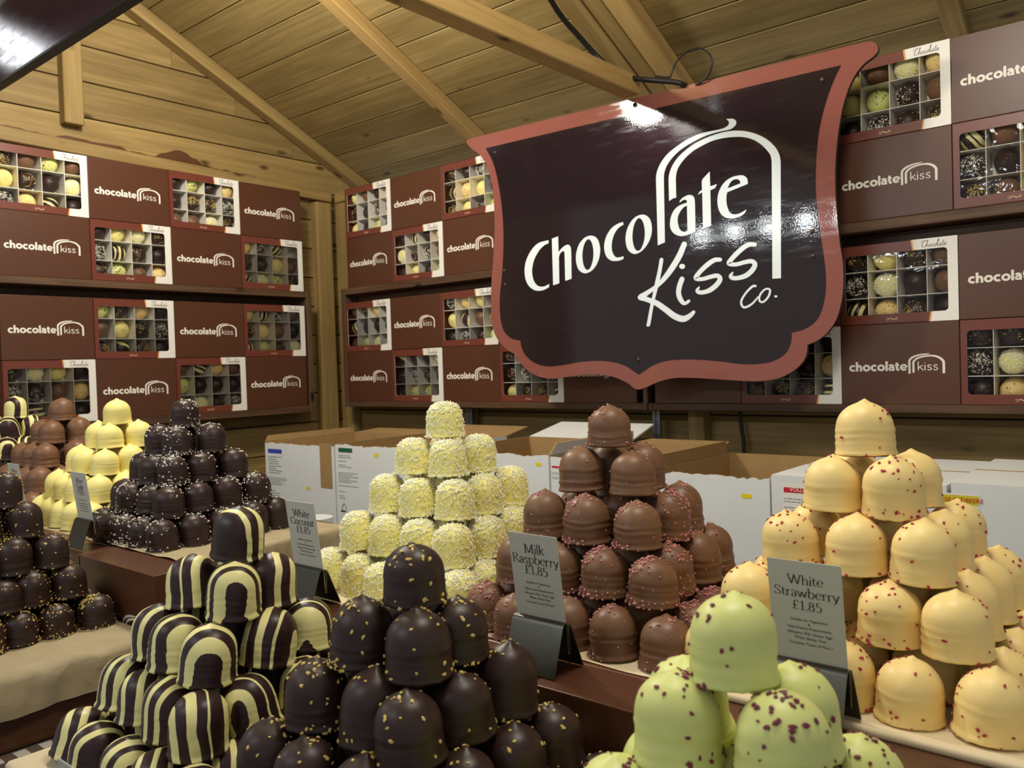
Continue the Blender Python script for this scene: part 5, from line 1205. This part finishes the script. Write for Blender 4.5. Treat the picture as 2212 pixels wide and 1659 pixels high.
decal(c2, 'green_label', M['label_green'], 731, 967, 761, 978); text_rows(c2, 731, 981, 761, 1012, 7, 5); text_rows(c2, 731, 1018, 778, 1055, 8, 6); text_rows(c2, 733, 1058, 758, 1080, 4, 7); decal(c2, 'yellow_sticker', M['label_yellow'], 809, 979, 818, 988)
bm = bmesh.new(); a0 = on_y(743, 1097, CY); fn = lambda x, z: Vector((a0.x+x, CY-0.0008, a0.z+z+Z0))
draw_stroke(bm, [(-.006, -.008, .002), (-.006, .004, .002), (.002, .013, .002), (.010, .006, .002), (.011, -.010, .002)], 0, fn); draw_stroke(bm, [(-.012, -.010, .005), (.006, -.010, .005)], 0, fn, curve=False)
kid(obj('arch_mark', bm, M['logo_print']), c2)
c3 = carton(-1.612, -1.240, -0.222, 'white carton with open white flap between coconut and raspberry piles', 0.004, (('back', 1.34, 0.15, 'b', 'w'), ('right', 0.35, 0.03, 'w', 'b')), 3)
decal(c3, 'yellow_sticker', M['label_yellow'], 1157, 999, 1170, 1007)
c4 = carton(-1.234, -0.962, -0.226, 'white carton with red label behind the raspberry pile', 0.002, (('back', 1.5, 0.06, 'b', 'b'),), 4)
decal(c4, 'red_label', M['label_red'], 1192, 1006, 1262, 1015); text_rows(c4, 1192, 1018, 1262, 1040, 5, 8)
c5 = carton(-0.956, -0.684, -0.243, 'open white carton showing brown inside right of raspberry pile', 0.005, (('left', -0.1, 0.03, 'b', 'b'),), 5)
decal(c5, 'yellow_sticker', M['label_yellow'], 1602, 1066, 1623, 1077)
c6 = carton(-0.680, -0.362, -0.240, 'closed white carton behind the peach pile', 0, (), 6, True)
decal(c6, 'label_paper', M['white_card'], 1688, 1043, 1790, 1130, 0.0005); decal(c6, 'red_label', M['label_red'], 1693, 1052, 1785, 1070, 0.0007); text_rows(c6, 1693, 1073, 1780, 1125, 7, 9)
bm = bmesh.new(); a0 = on_y(1738, 1061, CY); small_text('VOLLMILCH', 0.011, 0, 0, lambda x, z: Vector((a0.x+x, CY-0.0012, a0.z+z-.002+Z0)), bm); kid(obj('label_print', bm, M['white_card']), c6)
c7 = carton(-0.355, 0.010, -0.234, 'closed white carton with mustard label at right end of row', 0, (), 7, True)
decal(c7, 'label_paper', M['white_card'], 2015, 1062, 2117, 1130, 0.0005); decal(c7, 'mustard_label', M['label_mustard'], 2017, 1066, 2115, 1093, 0.0007, 0.0); text_rows(c7, 2022, 1097, 2112, 1128, 5, 10, 'ink')
bm = bmesh.new(); a0 = on_y(2066, 1080, CY); small_text('WEISSE ERDBEERE', 0.0105, 0, 0, lambda x, z: Vector((a0.x+x, CY-0.0012, a0.z+z-.003+Z0)), bm); kid(obj('label_print', bm, M['label_red']), c7)
# storage tubs the cartons stand on, and the bench under them
for i in range(5):
    x0 = -2.47+i*0.505
    t = tag(empty('storage_tub', (x0+.25, 1.8, -1.0+Z0)), 'grey plastic storage tub under the white cartons, %s from left' % ORD[i], 'tub', 'grey tubs under the cartons')
    bm = bmesh.new(); add_box(bm, (x0+.01, 1.60, -1.0+Z0), (x0+.49, 2.00, -0.515+Z0), 0, 0.012); kid(obj('tub_body', bm, M['grey_plastic']), t)
    bm = bmesh.new(); add_box(bm, (x0, 1.585, -0.514+Z0), (x0+.50, 2.015, -0.4925+Z0), 0, 0.006); kid(obj('tub_lid', bm, M['white_plastic']), t)
bn = tag(empty('bench', (-1.2, 1.8, 0)), 'low wooden bench under the grey storage tubs', 'bench')
bm = bmesh.new(); board(bm, (-2.50, 1.57, -1.031+Z0), X1, Y3, Z3, 2.6, 0.46, 0.030, 0, 0.003); kid(obj('bench_top', bm, M['pine']), bn)
for xx in (-2.45, -1.25, 0.0):
    for yy in (1.60, 1.96):
        bm = bmesh.new(); board(bm, (xx, yy, 0.001), Z3, X1, Y3, Z0-1.0315-0.001, 0.05, 0.05, 0, 0.002); kid(obj('leg', bm, M['pine']), bn)
# small white tub standing on a shelf block behind the kraft paper
p = on_y(681, 1118, 1.20)
bm = bmesh.new()
prof = [(0, 0), (.034, 0), (.038, .09), (.041, .09), (.041, .104), (0, .104)]
rings = [[bm.verts.new((r*cos(2*pi*k/28), r*sin(2*pi*k/28), z)) for k in range(28)] for r, z in prof[1:-1]]
for i in range(len(rings)-1):
    for k in range(28): bm.faces.new((rings[i][k], rings[i][(k+1) % 28], rings[i+1][(k+1) % 28], rings[i+1][k]))
bm.faces.new(rings[0][::-1]); bm.faces.new(rings[-1])
zt_ = p.z
tag(obj('plastic_tub', bm, M['white_plastic'], None, (p.x, 1.20, cz+Z0+0.0005), smooth=0.8), 'small white plastic tub behind the White Coconut price card', 'tub').scale = (1, 1, (zt_-cz)/0.104)
